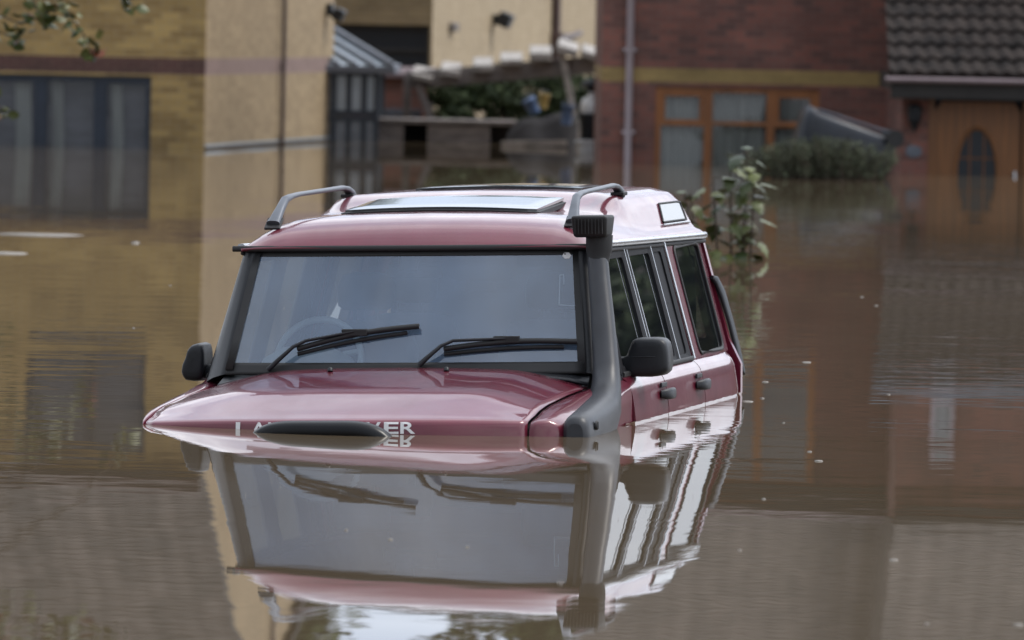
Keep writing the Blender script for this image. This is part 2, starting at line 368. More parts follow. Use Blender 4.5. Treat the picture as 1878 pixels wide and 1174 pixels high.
# ------------------------------------------------------------------ walls
def wall(mb, o, ux, L, z0, z1, holes=(), reveal=.10, inward=None, u_off=0, top=None):
    """vertical wall from o along ux (unit); holes (u0,u1,v0,v1); top(u): optional sloping top (then no holes above)"""
    ux = Vector(ux); o = Vector(o); P = lambda u, z: Vector((o.x + ux.x * u, o.y + ux.y * u, z))
    us = sorted({0, L, *[h[0] for h in holes], *[h[1] for h in holes]}); vs = sorted({z0, z1, *[h[2] for h in holes], *[h[3] for h in holes]})
    for a, c in zip(us, us[1:]):
        for d, e in zip(vs, vs[1:]):
            if any(h[0] - 1e-6 <= a and c <= h[1] + 1e-6 and h[2] - 1e-6 <= d and e <= h[3] + 1e-6 for h in holes): continue
            mb.add([P(a, d), P(c, d), P(c, e), P(a, e)], [[0, 1, 2, 3]], False, [[(a + u_off, d), (c + u_off, d), (c + u_off, e), (a + u_off, e)]])
    if inward is not None:
        n = Vector(inward)
        for (a, c, d, e) in holes:
            q = [P(a, d), P(c, d), P(c, e), P(a, e)]
            for i in range(4):
                p0, p1 = q[i], q[(i + 1) % 4]
                mb.add([p0, p1, p1 + n * reveal, p0 + n * reveal], [[0, 1, 2, 3]], False, [[(0, d), (0, e), (reveal, e), (reveal, d)]])
def frame_bars(mb, P, u0, u1, v0, v1, bars, t=.06, d=.07):
    """P(u, v, depth) -> point; bars: list of ('v',u,v0,v1,width) / ('h',v,u0,u1,width); outer frame added"""
    allb = [('v', u0 + t / 2, v0, v1, t), ('v', u1 - t / 2, v0, v1, t), ('h', v1 - t / 2, u0 + t, u1 - t, t), ('h', v0 + t / 2, u0 + t, u1 - t, t)] + list(bars)
    for ib, (k, c, a, e, wd) in enumerate(allb):
        d_ = d if ib < 4 else d - .004 - .003 * (ib - 4) % .012 - (.0016 if k == 'v' else 0)
        p, q = (P(c, a, d / 2), P(c, e, d / 2)) if k == 'v' else (P(a, c, d / 2), P(e, c, d / 2))
        nrm = P(0, 0, 1) - P(0, 0, 0)
        mb.beam(p, q, wd, d_, nrm)

def window(parent, P, u0, u1, v0, v1, bars, fmat, gmat=None, t=.06, curtain=None, pane_d=.04):
    """window > frame is the object itself, pane and curtain its sub-parts"""
    mb = MB(); frame_bars(mb, P, u0, u1, v0, v1, bars, t); fr = mb.build('window', fmat, parent)
    g = MB(); g.add([P(u0, v0, pane_d), P(u1, v0, pane_d), P(u1, v1, pane_d), P(u0, v1, pane_d)], [[0, 1, 2, 3]])
    g.build('pane', gmat or MT['house_glass'], fr)
    if curtain:
        cm, folds, dep = curtain; n = max(8, int((u1 - u0) * folds * 6)); rows = []
        for v in (v0, v1):
            rows.append([P(lerp(u0, u1, i / n), v, dep + .025 * math.sin(i * 1.05) + .012 * math.sin(i * 2.3 + 1)) for i in range(n + 1)])
        c = MB(); c.grid(rows); c.build('curtain', cm, fr)
    return fr

def tile_roof(mb, o, ux, L, sl, S, nrm, course=.30, pitch=.30, amp=.02, seg=6, step=.03):
    """pantile courses: o eaves corner, ux along eaves, sl unit up the slope, nrm outward"""
    o, ux, sl, nrm = map(Vector, (o, ux, sl, nrm)); nx = max(2, int(L / pitch * seg)); nr = math.ceil(S / course)
    for r_ in range(nr):
        s0, s1 = r_ * course, min(S, (r_ + 1) * course) + .03
        prof = [amp * (.5 + .5 * math.cos(2 * math.pi * (i / seg))) ** .8 for i in range(nx + 1)]
        lo = [o + ux * (L * i / nx) + sl * s0 + nrm * (prof[i] + step) for i in range(nx + 1)]
        hi = [o + ux * (L * i / nx) + sl * s1 + nrm * (prof[i]) for i in range(nx + 1)]
        un = [o + ux * (L * i / nx) + sl * s0 + nrm * -.01 for i in range(nx + 1)]
        mb.grid([lo, hi], True); mb.grid([un, lo], False)

# leaves --------------------------------------------------------------
def leaves(mb, pts, size, jitter=.4, up=.3, fold=True):
    for p in pts:
        s = size * random.uniform(1 - jitter, 1 + jitter)
        d = Vector((random.gauss(0, 1), random.gauss(0, 1), random.gauss(0, .6))).normalized()
        n = Vector((random.gauss(0, 1), random.gauss(0, 1), random.gauss(0, 1) + up * 3)).normalized()
        sd = d.cross(n)
        if sd.length < .05: continue
        sd.normalize(); n = sd.cross(d); p = Vector(p); w_ = s * .36
        k = [p, p + d * s * .35 + sd * w_ - n * s * .06, p + d * s * .75 + sd * w_ * .7 - n * s * .1, p + d * s - n * s * .16,
             p + d * s * .75 - sd * w_ * .7 - n * s * .1, p + d * s * .35 - sd * w_ - n * s * .06, p + d * s * .5 + n * s * .05]
        mb.add(k, [[0, 1, 6], [1, 2, 6], [2, 3, 6], [3, 4, 6], [4, 5, 6], [5, 0, 6]], True)
def clump(c, rx, ry, rz, n, nsub=14, hollow=.5):
    """points of a crown: sub-clumps of uneven size on an ellipsoid's shell and inside it"""
    subs = []
    for i in range(nsub):
        d = Vector((random.gauss(0, 1), random.gauss(0, 1), random.gauss(0, 1))).normalized(); k = random.uniform(hollow, 1)
        subs.append((Vector(c) + Vector((d.x * rx * k, d.y * ry * k, d.z * rz * k)), random.uniform(.18, .42)))
    res = []
    for i in range(n):
        s_, q = random.choice(subs); d = Vector((random.gauss(0, 1), random.gauss(0, 1), random.gauss(0, 1))).normalized() * (random.random() ** .4)
        res.append(s_ + Vector((d.x * rx * q, d.y * ry * q, d.z * rz * q)))
    return res, [s_[0] for s_ in subs]
def tree(name, base, trunk_h, crown_c, cr, nleaf, lsize, lm, label, group=None, nsub=26, tr=.18, cat='tree'):
    t = thing(name, base, label, cat, group); base = Vector(base); cc = Vector(crown_c) - base
    pts, subs = clump(cc, *cr, nleaf, nsub)
    tk = MB(); top = Vector((cc.x * .8, cc.y * .8, cc.z + cr[2] * .3))
    tk.tube([(0, 0, 0), Vector((cc.x * .15, cc.y * .15, trunk_h * .5)), Vector((cc.x * .5, cc.y * .5, trunk_h)), top], [tr, tr * .8, tr * .6, tr * .15], 8)
    for s_ in subs:
        st = lerp(Vector((cc.x * .5, cc.y * .5, trunk_h)), top, random.uniform(0, .8))
        md = (st + s_) / 2 + Vector((0, 0, -.05 * cr[2])); tk.tube([st, md, s_], [tr * .3, tr * .2, tr * .06], 5)
    tk.build('trunk', MT['bark'], t); lv = MB(); leaves(lv, pts, lsize); lv.build('crown', lm, t)
    return t

# ================================================================== THE FLOODED CAR
# car frame: x = b (sideways), y = a (back from the nose), z above the water line
YAW = R(11.0); CAR_ROLL = .032
car = thing('flooded_car', (-.633, 31.28, 0), 'maroon off road car with black snorkel, sunk to its bonnet in brown floodwater', 'car')
car.rotation_euler = (Matrix.Rotation(-YAW, 3, 'Z') @ Matrix.Rotation(-CAR_ROLL, 3, 'Y')).to_euler()
CARM = Matrix.Translation(car.location) @ car.rotation_euler.to_matrix().to_4x4()
def K(a, b, z): return Vector((b, a, z))

def sst(x, a, b_): t = min(1, max(0, (x - a) / (b_ - a))); return t * t * (3 - 2 * t)
hood_rows = [(-.235, -.30, -.30), (-.232, -.08, -.08), (-.229, -.01, -.012), (-.227, .014, .008), (-.223, .036, .022), (-.213, .0485, .031), (-.195, .056, .038), (-.16, .064, .043), (-.10, .081, .050),
             (-.02, .103, .058), (.07, .127, .072), (.14, .144, .079), (.19, .1545, .084), (.23, .1600, .088), (.28, .1645, .092), (.40, .174, .100), (.60, .192, .115), (.78, .206, .124), (.93, .217, .131)]
def bgl(a): return interp(a, [(-.1, .868), (.3, .866), (1.0, .838), (1.2, .83)])
def bg(a): return interp(a, [(-.1, .733), (.3, .752), (1.0, .80), (1.2, .815)])
def nose_w(a): 
    t = min(1, max(0, (a + .235) / .75)); return (1 - t) ** 2
def dense(rows, n):
    fs = [smooth_tab([(i, r_[k]) for i, r_ in enumerate(rows)]) for k in range(3)]
    m_ = (len(rows) - 1) * n
    return [tuple(f(i / n) for f in fs) for i in range(m_ + 1)]
HR = dense(hood_rows, 2)
def hood_pt(row, s):
    ar, zc, ze = row; off = .15 * abs(s) ** 2.6
    a = ar + off * nose_w(ar)
    z = lerp(zc, ze, abs(s) ** 3.2)
    z += .006 * math.exp(-((abs(s) - .62) / .16) ** 2) * min(1, max(0, (ar + .1) / .4))     # low ridges either side of the centre
    return K(a, s * (bg(a) if s > 0 else bgl(a)), z)
NS = 44
b = MB(); b.grid([[hood_pt(r_, -1 + 2 * j / NS) for j in range(NS + 1)] for r_ in HR])
hood = b.build('bonnet', MT['paint'], car, solid=.006)
b = MB(); b.grid([[K(hood_pt(r_, 1)[1] + .03, s * .79, min(r_[2], .12) - .03) for s in (-1, -.5, 0, .5, 1)] for r_ in HR])
b.build('bonnet_gap_shade', MT['rubber'], car)  # dark sheet added as the shade in the gaps beside the bonnet
# front wings
def zs(a): return interp(a, [(-.1, .018), (-.03, .036), (.05, .053), (.25, .071), (.45, .086), (.8, .113), (1.1, .143), (1.2, .152)])
wing_rows = HR + [(1.03, .22, .138), (1.165, .22, .146)]
for sd in (-1, 1):
    P = []
    for ar, zc, ze in wing_rows:
        w_ = nose_w(ar); row = []; front = ar < -.185
        def aa(t): return ar + .15 * w_ + .105 * w_ * t ** 2
        a0 = aa(0); ztop = ze - .003; zo = zs(aa(1)) if not front else min(zs(aa(1)), ze)
        zo = min(zo, ze)
        g0 = (bg if sd > 0 else bgl)(a0) + .007; bo = .925 - .03 * w_
        row += [K(a0, g0, ztop - .02), K(a0, g0 + .004, ztop - .002), K(aa(.2), lerp(g0, bo, .2), lerp(ztop, zo, .2) + .004), K(aa(.5), lerp(g0, bo, .5), lerp(ztop, zo, .5) + .007),
                K(aa(.8), lerp(g0, bo, .82), lerp(ztop, zo, .8) + .005), K(aa(1), bo, zo - .004), K(aa(1.1), bo + .012, zo - .016), K(aa(1.18), bo + .018, zo - .035), K(aa(1.2), bo + .021, zo - .08),
                K(aa(1.2), bo + .021, -.3), K(aa(1.2), bo - .02, -.62)]
        if sd == 1:                                        # the wing is cut down where the snorkel body sits on it
            k_ = 1 - sst(a0, .55, .95)
            for i_, dz in ((3, .004), (4, .030), (5, .055), (6, .055), (7, .05), (8, .03)): row[i_].z -= dz * k_
        P.append([Vector((p.x * sd, p.y, p.z)) for p in row])
    b = MB(); b.grid(P); b.build('front_wing', MT['paint'], car)

# body sides -----------------------------------------------------------
SBt = [(-.62, .93), (-.3, .965), (.0, .958), (.07, .9495), (.105, .943), (.128, .934), (.145, .922), (.157, .908), (.165, .900), (.69, .765), (.72, .757)]
def SB(a, z):
    v = interp(z, SBt)
    if a > 3.75: v -= .055 * ((a - 3.75) / .35) ** 2 * (1 if z < .165 else .5)
    return v
def S(a, z, sd, off=0.): return K(a, sd * (SB(a, z) + off), z)
zrows = [-.62, -.3, -.1, 0, .05, .08, .105, .118, .130, .140, .148, .155, .160, .165]
def panel(a0, a1, sd, name, parent, n=10):
    P = [[S(lerp(a0, a1, i / n), z, sd) for i in range(n + 1)] for z in zrows]
    P = [[K(q[0].y + .002, q[0].x - sd * .02, q[0].z)] + q + [K(q[-1].y - .002, q[-1].x - sd * .02, q[-1].z)] for q in P]
    P.append([Vector((p.x - sd * .05, p.y, p.z + .002)) for p in P[-1]])
    bb = MB(); bb.grid(P); return bb.build(name, MT['paint'], parent, angle=50)
def loop(pts, n=8):
    r_ = []
    for (p, q) in zip(pts, pts[1:] + pts[:1]):
        for i in range(n): r_.append((lerp(p[0], q[0], i / n), lerp(p[1], q[1], i / n)))
    return r_
def rounded(pts, rad=.04, n=5):
    """round the corners of a polygon, keeping 4*(n+1) points per quad"""
    res = []
    m_ = len(pts)
    for i in range(m_):
        p0, p, p1 = (Vector(pts[(i + k) % m_]) for k in (-1, 0, 1))
        d0 = (p0 - p).normalized(); d1 = (p1 - p).normalized(); A = p + d0 * rad; B = p + d1 * rad
        for k in range(n + 1):
            t = k / n; res.append(tuple(A * (1 - t) ** 2 + p * 2 * t * (1 - t) + B * t * t))
    return res
def subdiv(l, n=5):
    r_ = []
    for p, q in zip(l, l[1:] + l[:1]):
        for i in range(n): r_.append((lerp(p[0], q[0], i / n), lerp(p[1], q[1], i / n)))
    return r_
def side_ring(mb, outer, inner, sd, o_out=0., o_in=0., rad=.03):
    A = subdiv(rounded(outer, .012), 3); B = subdiv(rounded(inner, rad), 3)
    PA = [S(a, z, sd, o_out) for a, z in A]; PB = [S(a, z, sd, o_in) for a, z in B]; PC = [S(a, z, sd, o_in - .03) for a, z in B]; PD = [S(a, z, sd, o_out - .03) for a, z in A]
    mb.grid([PD, PA, PB, PC], False, True)
def side_glass(pts, sd, off, rad=.03):
    A = subdiv(rounded(pts, rad), 3); c = (sum(p[0] for p in A) / len(A), sum(p[1] for p in A) / len(A))
    g = MB(); rings = []
    for k in (1, .75, .5, .25, .02): rings.append([S(lerp(c[0], a, k), lerp(c[1], z, k), sd, off) for a, z in A])
    g.grid(rings, True, True); return g
for sd in (-1, 1):
    # front door
    d = panel(1.172, 1.988, sd, 'front_door', car)
    fo = [(1.165, .168), (1.992, .168), (1.992, .692), (1.352, .692)]; fi = [(1.285, .196), (1.925, .196), (1.932, .652), (1.425, .652)]
    mb = MB(); side_ring(mb, fo, fi, sd, .002, -.004); mb.build('window_frame', MT['frame_black'], d)
    side_glass(fi, sd, -.012).build('window_glass', MT['side_glass'], d)
    mb = MB(); mb.tube([S(1.955, z, sd, .008) for z in (.18, .3, .45, .6, .69)], .0028, 6); mb.build('bright_strip', MT['chrome'], d)
    mb = MB(); mb.sweep([(S(a, .172, sd, .006), .012, .007, (0, 0, 1)) for a in (1.19, 1.5, 1.8, 1.985)], 8); mb.build('waist_seal', MT['rubber'], d)
    # rear door
    d2 = panel(2.002, 2.944, sd, 'rear_door', car)
    ro = [(2.006, .168), (2.944, .168), (2.962, .692), (2.012, .692)]
    mb = MB(); side_ring(mb, [ro[0], (2.63, .168), (2.645, .692), ro[3]], [(2.065, .196), (2.575, .196), (2.59, .652), (2.072, .652)], sd, .002, -.004)
    side_ring(mb, [(2.632, .168), ro[1], ro[2], (2.647, .692)], [(2.685, .196), (2.885, .196), (2.90, .652), (2.70, .652)], sd, .001, -.005)
    mb.build('window_frame', MT['frame_black'], d2)
    g = side_glass([(2.065, .196), (2.575, .196), (2.59, .652), (2.072, .652)], sd, -.012)
    g.build('window_glass', MT['side_glass'], d2)
    side_glass([(2.685, .196), (2.885, .196), (2.90, .652), (2.70, .652)], sd, -.013).build('window_blank', MT['frame_black'], d2)
    mb = MB(); mb.tube([S(2.612, z, sd, .007) for z in (.18, .3, .45, .6, .69)], .0028, 6); 
    mb.build('bright_strip', MT['chrome'], d2)
    mb = MB(); mb.tube([S(2.022, z, sd, .007) for z in (.18, .3, .45, .6, .69)], .0025, 6); mb.build('bright_strip', MT['chrome'], d2)
    mb = MB(); mb.sweep([(S(a, .172, sd, .006), .012, .007, (0, 0, 1)) for a in (2.01, 2.3, 2.6, 2.94)], 8); mb.build('waist_seal', MT['rubber'], d2)
    for (dd, ha) in ((d, 1.90), (d2, 2.81)):
        h = MB(); c = SB(ha, .06)
        h.sweep([(K(ha + q, sd * (c + o_), .062), hw, hh, (1, 0, 0)) for q, o_, hw, hh in ((-.085, .004, .010, .016), (-.075, .022, .012, .022), (-.03, .034, .014, .025), (.05, .036, .014, .025), (.085, .026, .013, .023), (.098, .006, .010, .018))], 12, power=2.6)
        h.box(K(ha, sd * (c + .002), .10), (.01, .13, .02), None, .003)
        h.build('door_handle', MT['black'], dd)
    # rear quarter
    q = panel(2.956, 4.06, sd, 'rear_quarter', car, 16)
    qo = [(2.975, .166), (4.05, .166), (4.085, .700), (2.985, .700)]; qi = [(3.175, .185), (3.815, .185), (3.845, .662), (3.19, .662)]
    mb = MB(); side_ring(mb, qo, qi, sd, 0, 0, .05); mb.build('quarter_pillar', MT['paint'], q)
    mb = MB(); A = subdiv(rounded(qi, .05), 2); mb.sweep([(S(a, z, sd, .003), .010, .006, (0, 1, 0)) for a, z in A + A[:1]], 6, False); mb.build('window_rubber', MT['rubber'], q)
    side_glass(qi, sd, -.004, .05).build('window_glass', MT['side_glass'], q)
    mb = MB(); mb.sweep([(S(2.985, z, sd, .006), .008, .005, (0, 1, 0)) for z in (.17, .3, .45, .6, .695)], 8); mb.build('bright_strip', MT['chrome'], q)
    # rear corner guard
    mb = MB(); mb.sweep([(K(a, sd * bb_, z), .012, .042 * f_, (sd, 0, 0)) for a, bb_, z, f_ in ((4.08, .800, .500, .2), (4.11, .815, .485, .6), (4.15, .838, .42, 1), (4.18, .872, .28, 1), (4.20, .902, .14, 1), (4.20, .918, .07, .9), (4.19, .922, .05, .4))], 10, power=3)
    mb.build('rear_corner_guard', MT['black'], car)
    # gutter
    gz = lambda a: interp(a, [(1.28, .722), (2, .714), (4.12, .694)])
    mb = MB(); mb.sweep([(K(a, sd * (SB(3, gz(a)) + .012 - (.02 * ((a - 3.9) / .25) ** 2 if a > 3.9 else 0)), gz(a)), .016, .015, (1, 0, 0)) for a in (1.28, 1.4, 1.7, 2.2, 2.8, 3.4, 3.9, 4.03, 4.13)], 10, power=3)
    mb.build('roof_gutter', MT['chrome'], car)
    mb = MB(); mb.sweep([(K(a, sd * (SB(3, .69) + .004), gz(a) - .026), .008, .010, (1, 0, 0)) for a in (1.3, 1.7, 2.2, 2.8, 3.4, 3.9, 4.08)], 8); mb.build('door_seal', MT['rubber'], car)

# roof ------------------------------------------------------------------
Fs = [(.764, .716), (.762, .727), (.752, .742), (.728, .768), (.695, .794), (.65, .818), (.58, .837), (.45, .849), (.25, .857), (0, .861)]
Rs = [(.764, .700), (.762, .712), (.752, .724), (.728, .738), (.712, .758), (.668, .856), (.63, .897), (.55, .919), (.3, .930), (0, .934)]
hF = smooth_tab([(1.250, 0), (1.256, .07), (1.27, .18), (1.30, .38), (1.35, .60), (1.43, .80), (1.54, .93), (1.68, 1)])
hR = smooth_tab([(3.9, 1), (4.0, .955), (4.06, .86), (4.10, .66), (4.122, .36), (4.13, .0)])
def roof_z(a, fi):
    i = int(fi); i = min(i, len(Fs) - 2); t = fi - i
    w1 = sst(a, 2.15, 2.62) if fi >= 6 else lerp(sst(a, 1.75, 3.0), sst(a, 2.15, 2.62), max(0, fi - 4) / 2)
    def mixp(k): return (lerp(Fs[k][0], Rs[k][0], w1), lerp(Fs[k][1], Rs[k][1], w1))
    p, q = mixp(i), mixp(i + 1); bb_, z = lerp(p[0], q[0], t), lerp(p[1], q[1], t)
    base = mixp(0)[1]
    z = base + (z - base) * hF(a) * hR(a)
    return bb_, z
arow = [1.250, 1.254, 1.26, 1.27, 1.285, 1.30, 1.325, 1.35, 1.39, 1.43, 1.48, 1.54, 1.61, 1.68, 1.8, 1.95] + [2.05 + .05 * i for i in range(14)] + [2.85, 3.0, 3.2, 3.4, 3.6, 3.75, 3.9, 3.95, 4.0, 4.03, 4.06, 4.08, 4.10, 4.112, 4.122, 4.127, 4.13]
cols = [i / 3 for i in range(0, 28)]
def roof_pt(a, fi, sd, lift=0.):
    bb_, z = roof_z(a, fi)
    bow = .05 * (1 - (bb_ / .764) ** 2)
    a2 = a - bow * (1 - sst(a, 1.25, 2.0)) + bow * .6 * sst(a, 3.6, 4.13)
    return K(a2, sd * bb_, z + lift)
P = [[roof_pt(a, f_, -1) for f_ in cols] + [roof_pt(a, f_, 1) for f_ in cols[-2::-1]] for a in arow]
b = MB(); b.grid(P); roof = b.build('roof', MT['paint'], car, solid=.012)
b = MB(); b.grid([[Vector((p.x * .97, p.y, p.z - .03)) for p in r_[3:-3]] for r_ in P[6:-6]]); b.build('headlining', MT['headlining'], car)
# glass roof panels
def roof_plate(a0, a1, b0, b1, z0, z1, th):
    n, m_ = 8, 24; top = []; bt = []
    for i in range(n + 1):
        u = i / n; rt_, rb = [], []
        for j in range(m_ + 1):
            v = j / m_; bb_ = lerp(b0, b1, v); e = min(v, 1 - v) * m_; bow = .05 * (1 - (bb_ / .7) ** 2)
            ins = .03 * (max(0, 1 - e / 1.5)) ** 2
            a = lerp(a0 + ins, a1 - ins, u) - bow * (1 - u); z = lerp(z0, z1, u) - .012 * (bb_ / .4) ** 2 - (.004 if i in (0, n) or j in (0, m_) else 0)
            rt_.append(K(a, bb_, z)); rb.append(K(a, bb_, z - th))
        top.append(rt_); bt.append(rb)
    k = MB(); k.grid(top); k.grid([r_[::-1] for r_ in bt])
    per = lambda G: [G[0][j] for j in range(m_ + 1)] + [G[i][m_] for i in range(1, n + 1)] + [G[n][j] for j in range(m_ - 1, -1, -1)] + [G[i][0] for i in range(n - 1, 0, -1)]
    k.grid([per(top), per(bt)], False, True); return k
sr = roof_plate(1.76, 2.42, -.415, .43, .884, .921, .012).build('front_sunroof', MT['gloss_black'], car)
roof_plate(1.74, 2.43, -.43, .445, .872, .903, .02).build('sunroof_seal', MT['rubber'], sr)
roof_plate(3.0, 3.62, -.36, .40, .951, .949, .016).build('rear_sunroof', MT['gloss_black'], car)
# lights in the roof sides
for sd in (-1, 1):
    def AL(a, f_, l): 
        p = roof_pt(a, f_, sd); n_ = Vector((sd * .9, 0, .43)); return p + n_ * l
    qd = [(3.32, 4.12), (3.93, 4.12), (3.97, 4.95), (3.42, 4.95)]; 
    g = MB(); rows = [[AL(lerp(lerp(qd[0][0], qd[1][0], u), lerp(qd[3][0], qd[2][0], u), v), lerp(4.12, 4.95, v), .004) for u in [i / 6 for i in range(7)]] for v in (0, .33, .66, 1)]
    g.grid(rows); al = g.build('roof_side_window', MT['gloss_black'], car)
    fr = MB(); per = rows[0] + [r_[-1] for r_ in rows[1:]] + rows[-1][-2::-1] + [r_[0] for r_ in rows[-2:0:-1]]
    fr.tube(per + per[:1], .005, 6, False); fr.build('window_rubber', MT['rubber'], al)
    st = MB(); st.tube([AL(lerp(3.28, 3.97, i / 6), 3.95, .006) for i in range(7)], .006, 6); st.build('bright_strip', MT['chrome'], al)
# roof rails
for sd in (-1, 1):
    pts = [(1.40, .655, .818, .030, .016), (1.43, .652, .835, .026, .016), (1.50, .645, .880, .020, .016), (1.57, .640, .918, .018, .015), (1.66, .636, .930, .018, .011), (1.80, .632, .937, .018, .010), (2.1, .625, .942, .018, .010), (2.4, .617, .947, .018, .010), (2.60, .612, .950, .018, .011), (2.69, .610, .943, .019, .013), (2.76, .610, .925, .022, .018), (2.79, .610, .905, .024, .018)]
    mb = MB(); mb.sweep([(K(a, sd * b_, z), w_, h_, (1, 0, 0)) for a, b_, z, w_, h_ in pts], 14, power=2.8); rl = mb.build('roof_rail', MT['rail'], car)
    mb = MB(); mb.box(K(1.415, sd * .655, .818), (.07, .09, .012), Matrix.Rotation(.5, 3, 'X'), .004); mb.build('rail_foot', MT['rubber'], rl); mb = MB(); mb.box(K(2.75, sd * .612, .912), (.06, .10, .016), None, .004); mb.build('rail_foot', MT['rubber'], rl)

# windscreen ---------------------------------------------------------------
def W(u, v, off=0., ext=0.):
    """u -1..1 across, v 0..1 up the screen; off outward"""
    bb_ = u * lerp(.775, .702, v); z = lerp(.205, .703, v); a = lerp(1.0, 1.275, v) - .055 * (1 - u * u)
    return K(a, bb_, z) + Vector((0, -.87, .48)) * off
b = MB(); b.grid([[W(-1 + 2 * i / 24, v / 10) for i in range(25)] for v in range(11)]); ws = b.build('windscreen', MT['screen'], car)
def Wband(name, u0, u1, v0, v1, m_, off=.003, th=.006):
    k = MB(); A = [[W(lerp(u0, u1, i / 24), lerp(v0, v1, j / 4), off) for i in range(25)] for j in range(5)]; k.grid(A); return k.build(name, m_, ws, solid=th)
Wband('lower_screen_border', -1.0, 1.0, -.035, .062, MT['rubber'])
Wband('upper_screen_border', -1.0, 1.0, .955, 1.02, MT['rubber'], .002)
for sd in (-1, 1): Wband('screen_side_border', sd * .962, sd * 1.005, .0, 1.0, MT['rubber'], .0025)
mb = MB(); mb.sweep([(W(u, 1.0, .012) + Vector((u * .055, 0, .006)), .013, .011, (0, .3, .95)) for u in [-1.06 + 2.12 * i / 20 for i in range(21)]], 10, power=2.6); mb.build('header_seal', MT['rubber'], car)
# A pillars
for sd in (-1, 1):
    P = []
    for i in range(9):
        t = i / 8; ib = K(lerp(1.0, 1.275, t), sd * lerp(.768, .698, t), lerp(.19, .712, t)); ob = K(lerp(1.185, 1.36, t), sd * lerp(.905, .764, t), lerp(.140, .708, t))
        n_ = Vector((sd * .45, -.85, .25)).normalized(); mid = (ib + ob) / 2
        P.append([ib + Vector((0, .03, -.01)), ib + n_ * .006, lerp(ib, mid, .5) + n_ * .020, mid + n_ * .028, lerp(mid, ob, .5) + n_ * .026, ob + n_ * .010, ob + Vector((-sd * .02, .03, 0))])
    mb = MB(); mb.grid(P); mb.build('windscreen_pillar', MT['black'], car)
# cowl
b = MB(); b.grid([[K(lerp(.93, 1.03, v) - .055 * (1 - u * u), u * lerp(.80, .79, v), lerp(interp(abs(u), [(0, .203), (.6, .192), (.9, .165), (1, .145)]), interp(abs(u), [(0, .205), (.6, .203), (.9, .192), (1, .18)]), v)) for u in [-1 + i / 10 for i in range(21)]] for v in (0, .3, .6, 1)])
b.build('cowl_panel', MT['black'], car, solid=.01)
for sx in (-.28, .22):
    mb = MB(); mb.sweep([(K(.80 + q, sx, .2115 + z), r_, r_) for q, z, r_ in ((0, -.004, .012), (.004, .006, .012), (.008, .012, .006))], 8); mb.build('washer_nozzle', MT['black'], car)
# wipers
def toW(b_, z):
    v = (z - .205) / .498; return b_ / lerp(.775, .702, v), v
for pv, el, tp in (((-.583, .199), (-.442, .305), (.060, .376)), ((.076, .218), (.197, .303), (.737, .307))):
    q = lambda p, o_: W(*toW(*p), o_)
    mb = MB(); mid = (lerp(el[0], tp[0], .45), lerp(el[1], tp[1], .45) + .012)
    mb.sweep([(q(pv, .02), .020, .012), (q((lerp(pv[0], el[0], .3), lerp(pv[1], el[1], .3)), .036), .016, .010), (q((lerp(pv[0], el[0], .75), lerp(pv[1], el[1], .8)), .045), .011, .008), (q((el[0] + .02, el[1] + .004), .046), .010, .007), (q(mid, .040), .008, .006)], 8)
    wp = mb.build('wiper', MT['black'], car)
    mb = MB(); st = (lerp(el[0], tp[0], -.04), el[1] - .022)
    n_ = 10; mb.sweep([(q((lerp(st[0], tp[0], i / n_), lerp(st[1], tp[1], i / n_) + .016 * math.sin(math.pi * i / n_)), .026), .014, .012) for i in range(n_ + 1)], 8)
    mb.sweep([(q((lerp(st[0], tp[0], i / n_), lerp(st[1], tp[1], i / n_) - .014 + .010 * math.sin(math.pi * i / n_)), .010), .006, .010) for i in range(n_)], 6)
    mb.box(q(mid, .030), (.11, .03, .03), None, .004)
    mb.build('wiper_blade', MT['rubber'], wp)
# sticker, permit holder, inside mirror
mb = MB(); c = toW(.655, .677); mb.add([W(c[0] + .027 * math.cos(t * math.pi / 3), c[1] + .030 * math.sin(t * math.pi / 3), .002) for t in range(6)], [[0, 1, 2, 3, 4, 5]]); mb.build('round_sticker', MT['white_letter'], ws, solid=.001)
mb = MB()
for (p, q2) in (((.632, .60), (.640, .475)), ((.640, .475), (.712, .470)), ((.632, .60), (.648, .60)), ((.648, .60), (.652, .56))): mb.tube([W(*toW(*p), -.006), W(*toW(*q2), -.006)], .0022, 5)
mb.build('permit_holder', MT['white_letter'], ws)
mb = MB(); mb.sweep([(W(-.03, .985, -.02), .05, .012, (1, 0, 0)), (W(-.03, .93, -.02), .045, .02, (1, 0, 0)), (W(-.03, .86, -.03), .036, .022, (1, 0, 0))], 12, power=3); mb.sweep([(K(1.33, -.018 + q_, .615), .030, .012, (0, 0, 1)) for q_ in (-.115, -.09, 0, .09, .115)], 10); mb.build('rear_view_mirror', MT['seat'], car)

# cabin -------------------------------------------------------------------
mb = MB(); mb.sweep([(K(1.14, q_, .10), .085, .13, (0, 0, 1)) for q_ in (-.76, -.4, 0, .4, .76)], 16, power=3); dash = mb.build('dashboard', MT['trim'], car)
mb = MB(); mb.sweep([(K(1.22, -.47 + q_, .215 + z), h_, .085, (0, 0, 1)) for q_, z, h_ in ((-.20, -.03, .02), (-.17, 0, .04), (-.1, .018, .062), (0, .024, .068), (.1, .018, .062), (.17, 0, .04), (.20, -.03, .02))], 14); mb.build('instrument_binnacle', MT['pale_trim'], dash)
mb = MB(); n_ = 32; cw = Vector((-.47, 1.44, .235)); e1 = Vector((1, 0, 0)); e2 = Vector((0, .42, .9)).normalized()
mb.tube([cw + (e1 * math.cos(2 * math.pi * i / n_) + e2 * math.sin(2 * math.pi * i / n_)) * .185 for i in range(n_ + 1)], .014, 8, False)
for t in (.2, 2.94, 4.71): mb.tube([cw, cw + (e1 * math.cos(t) + e2 * math.sin(t)) * .18], .014, 6)
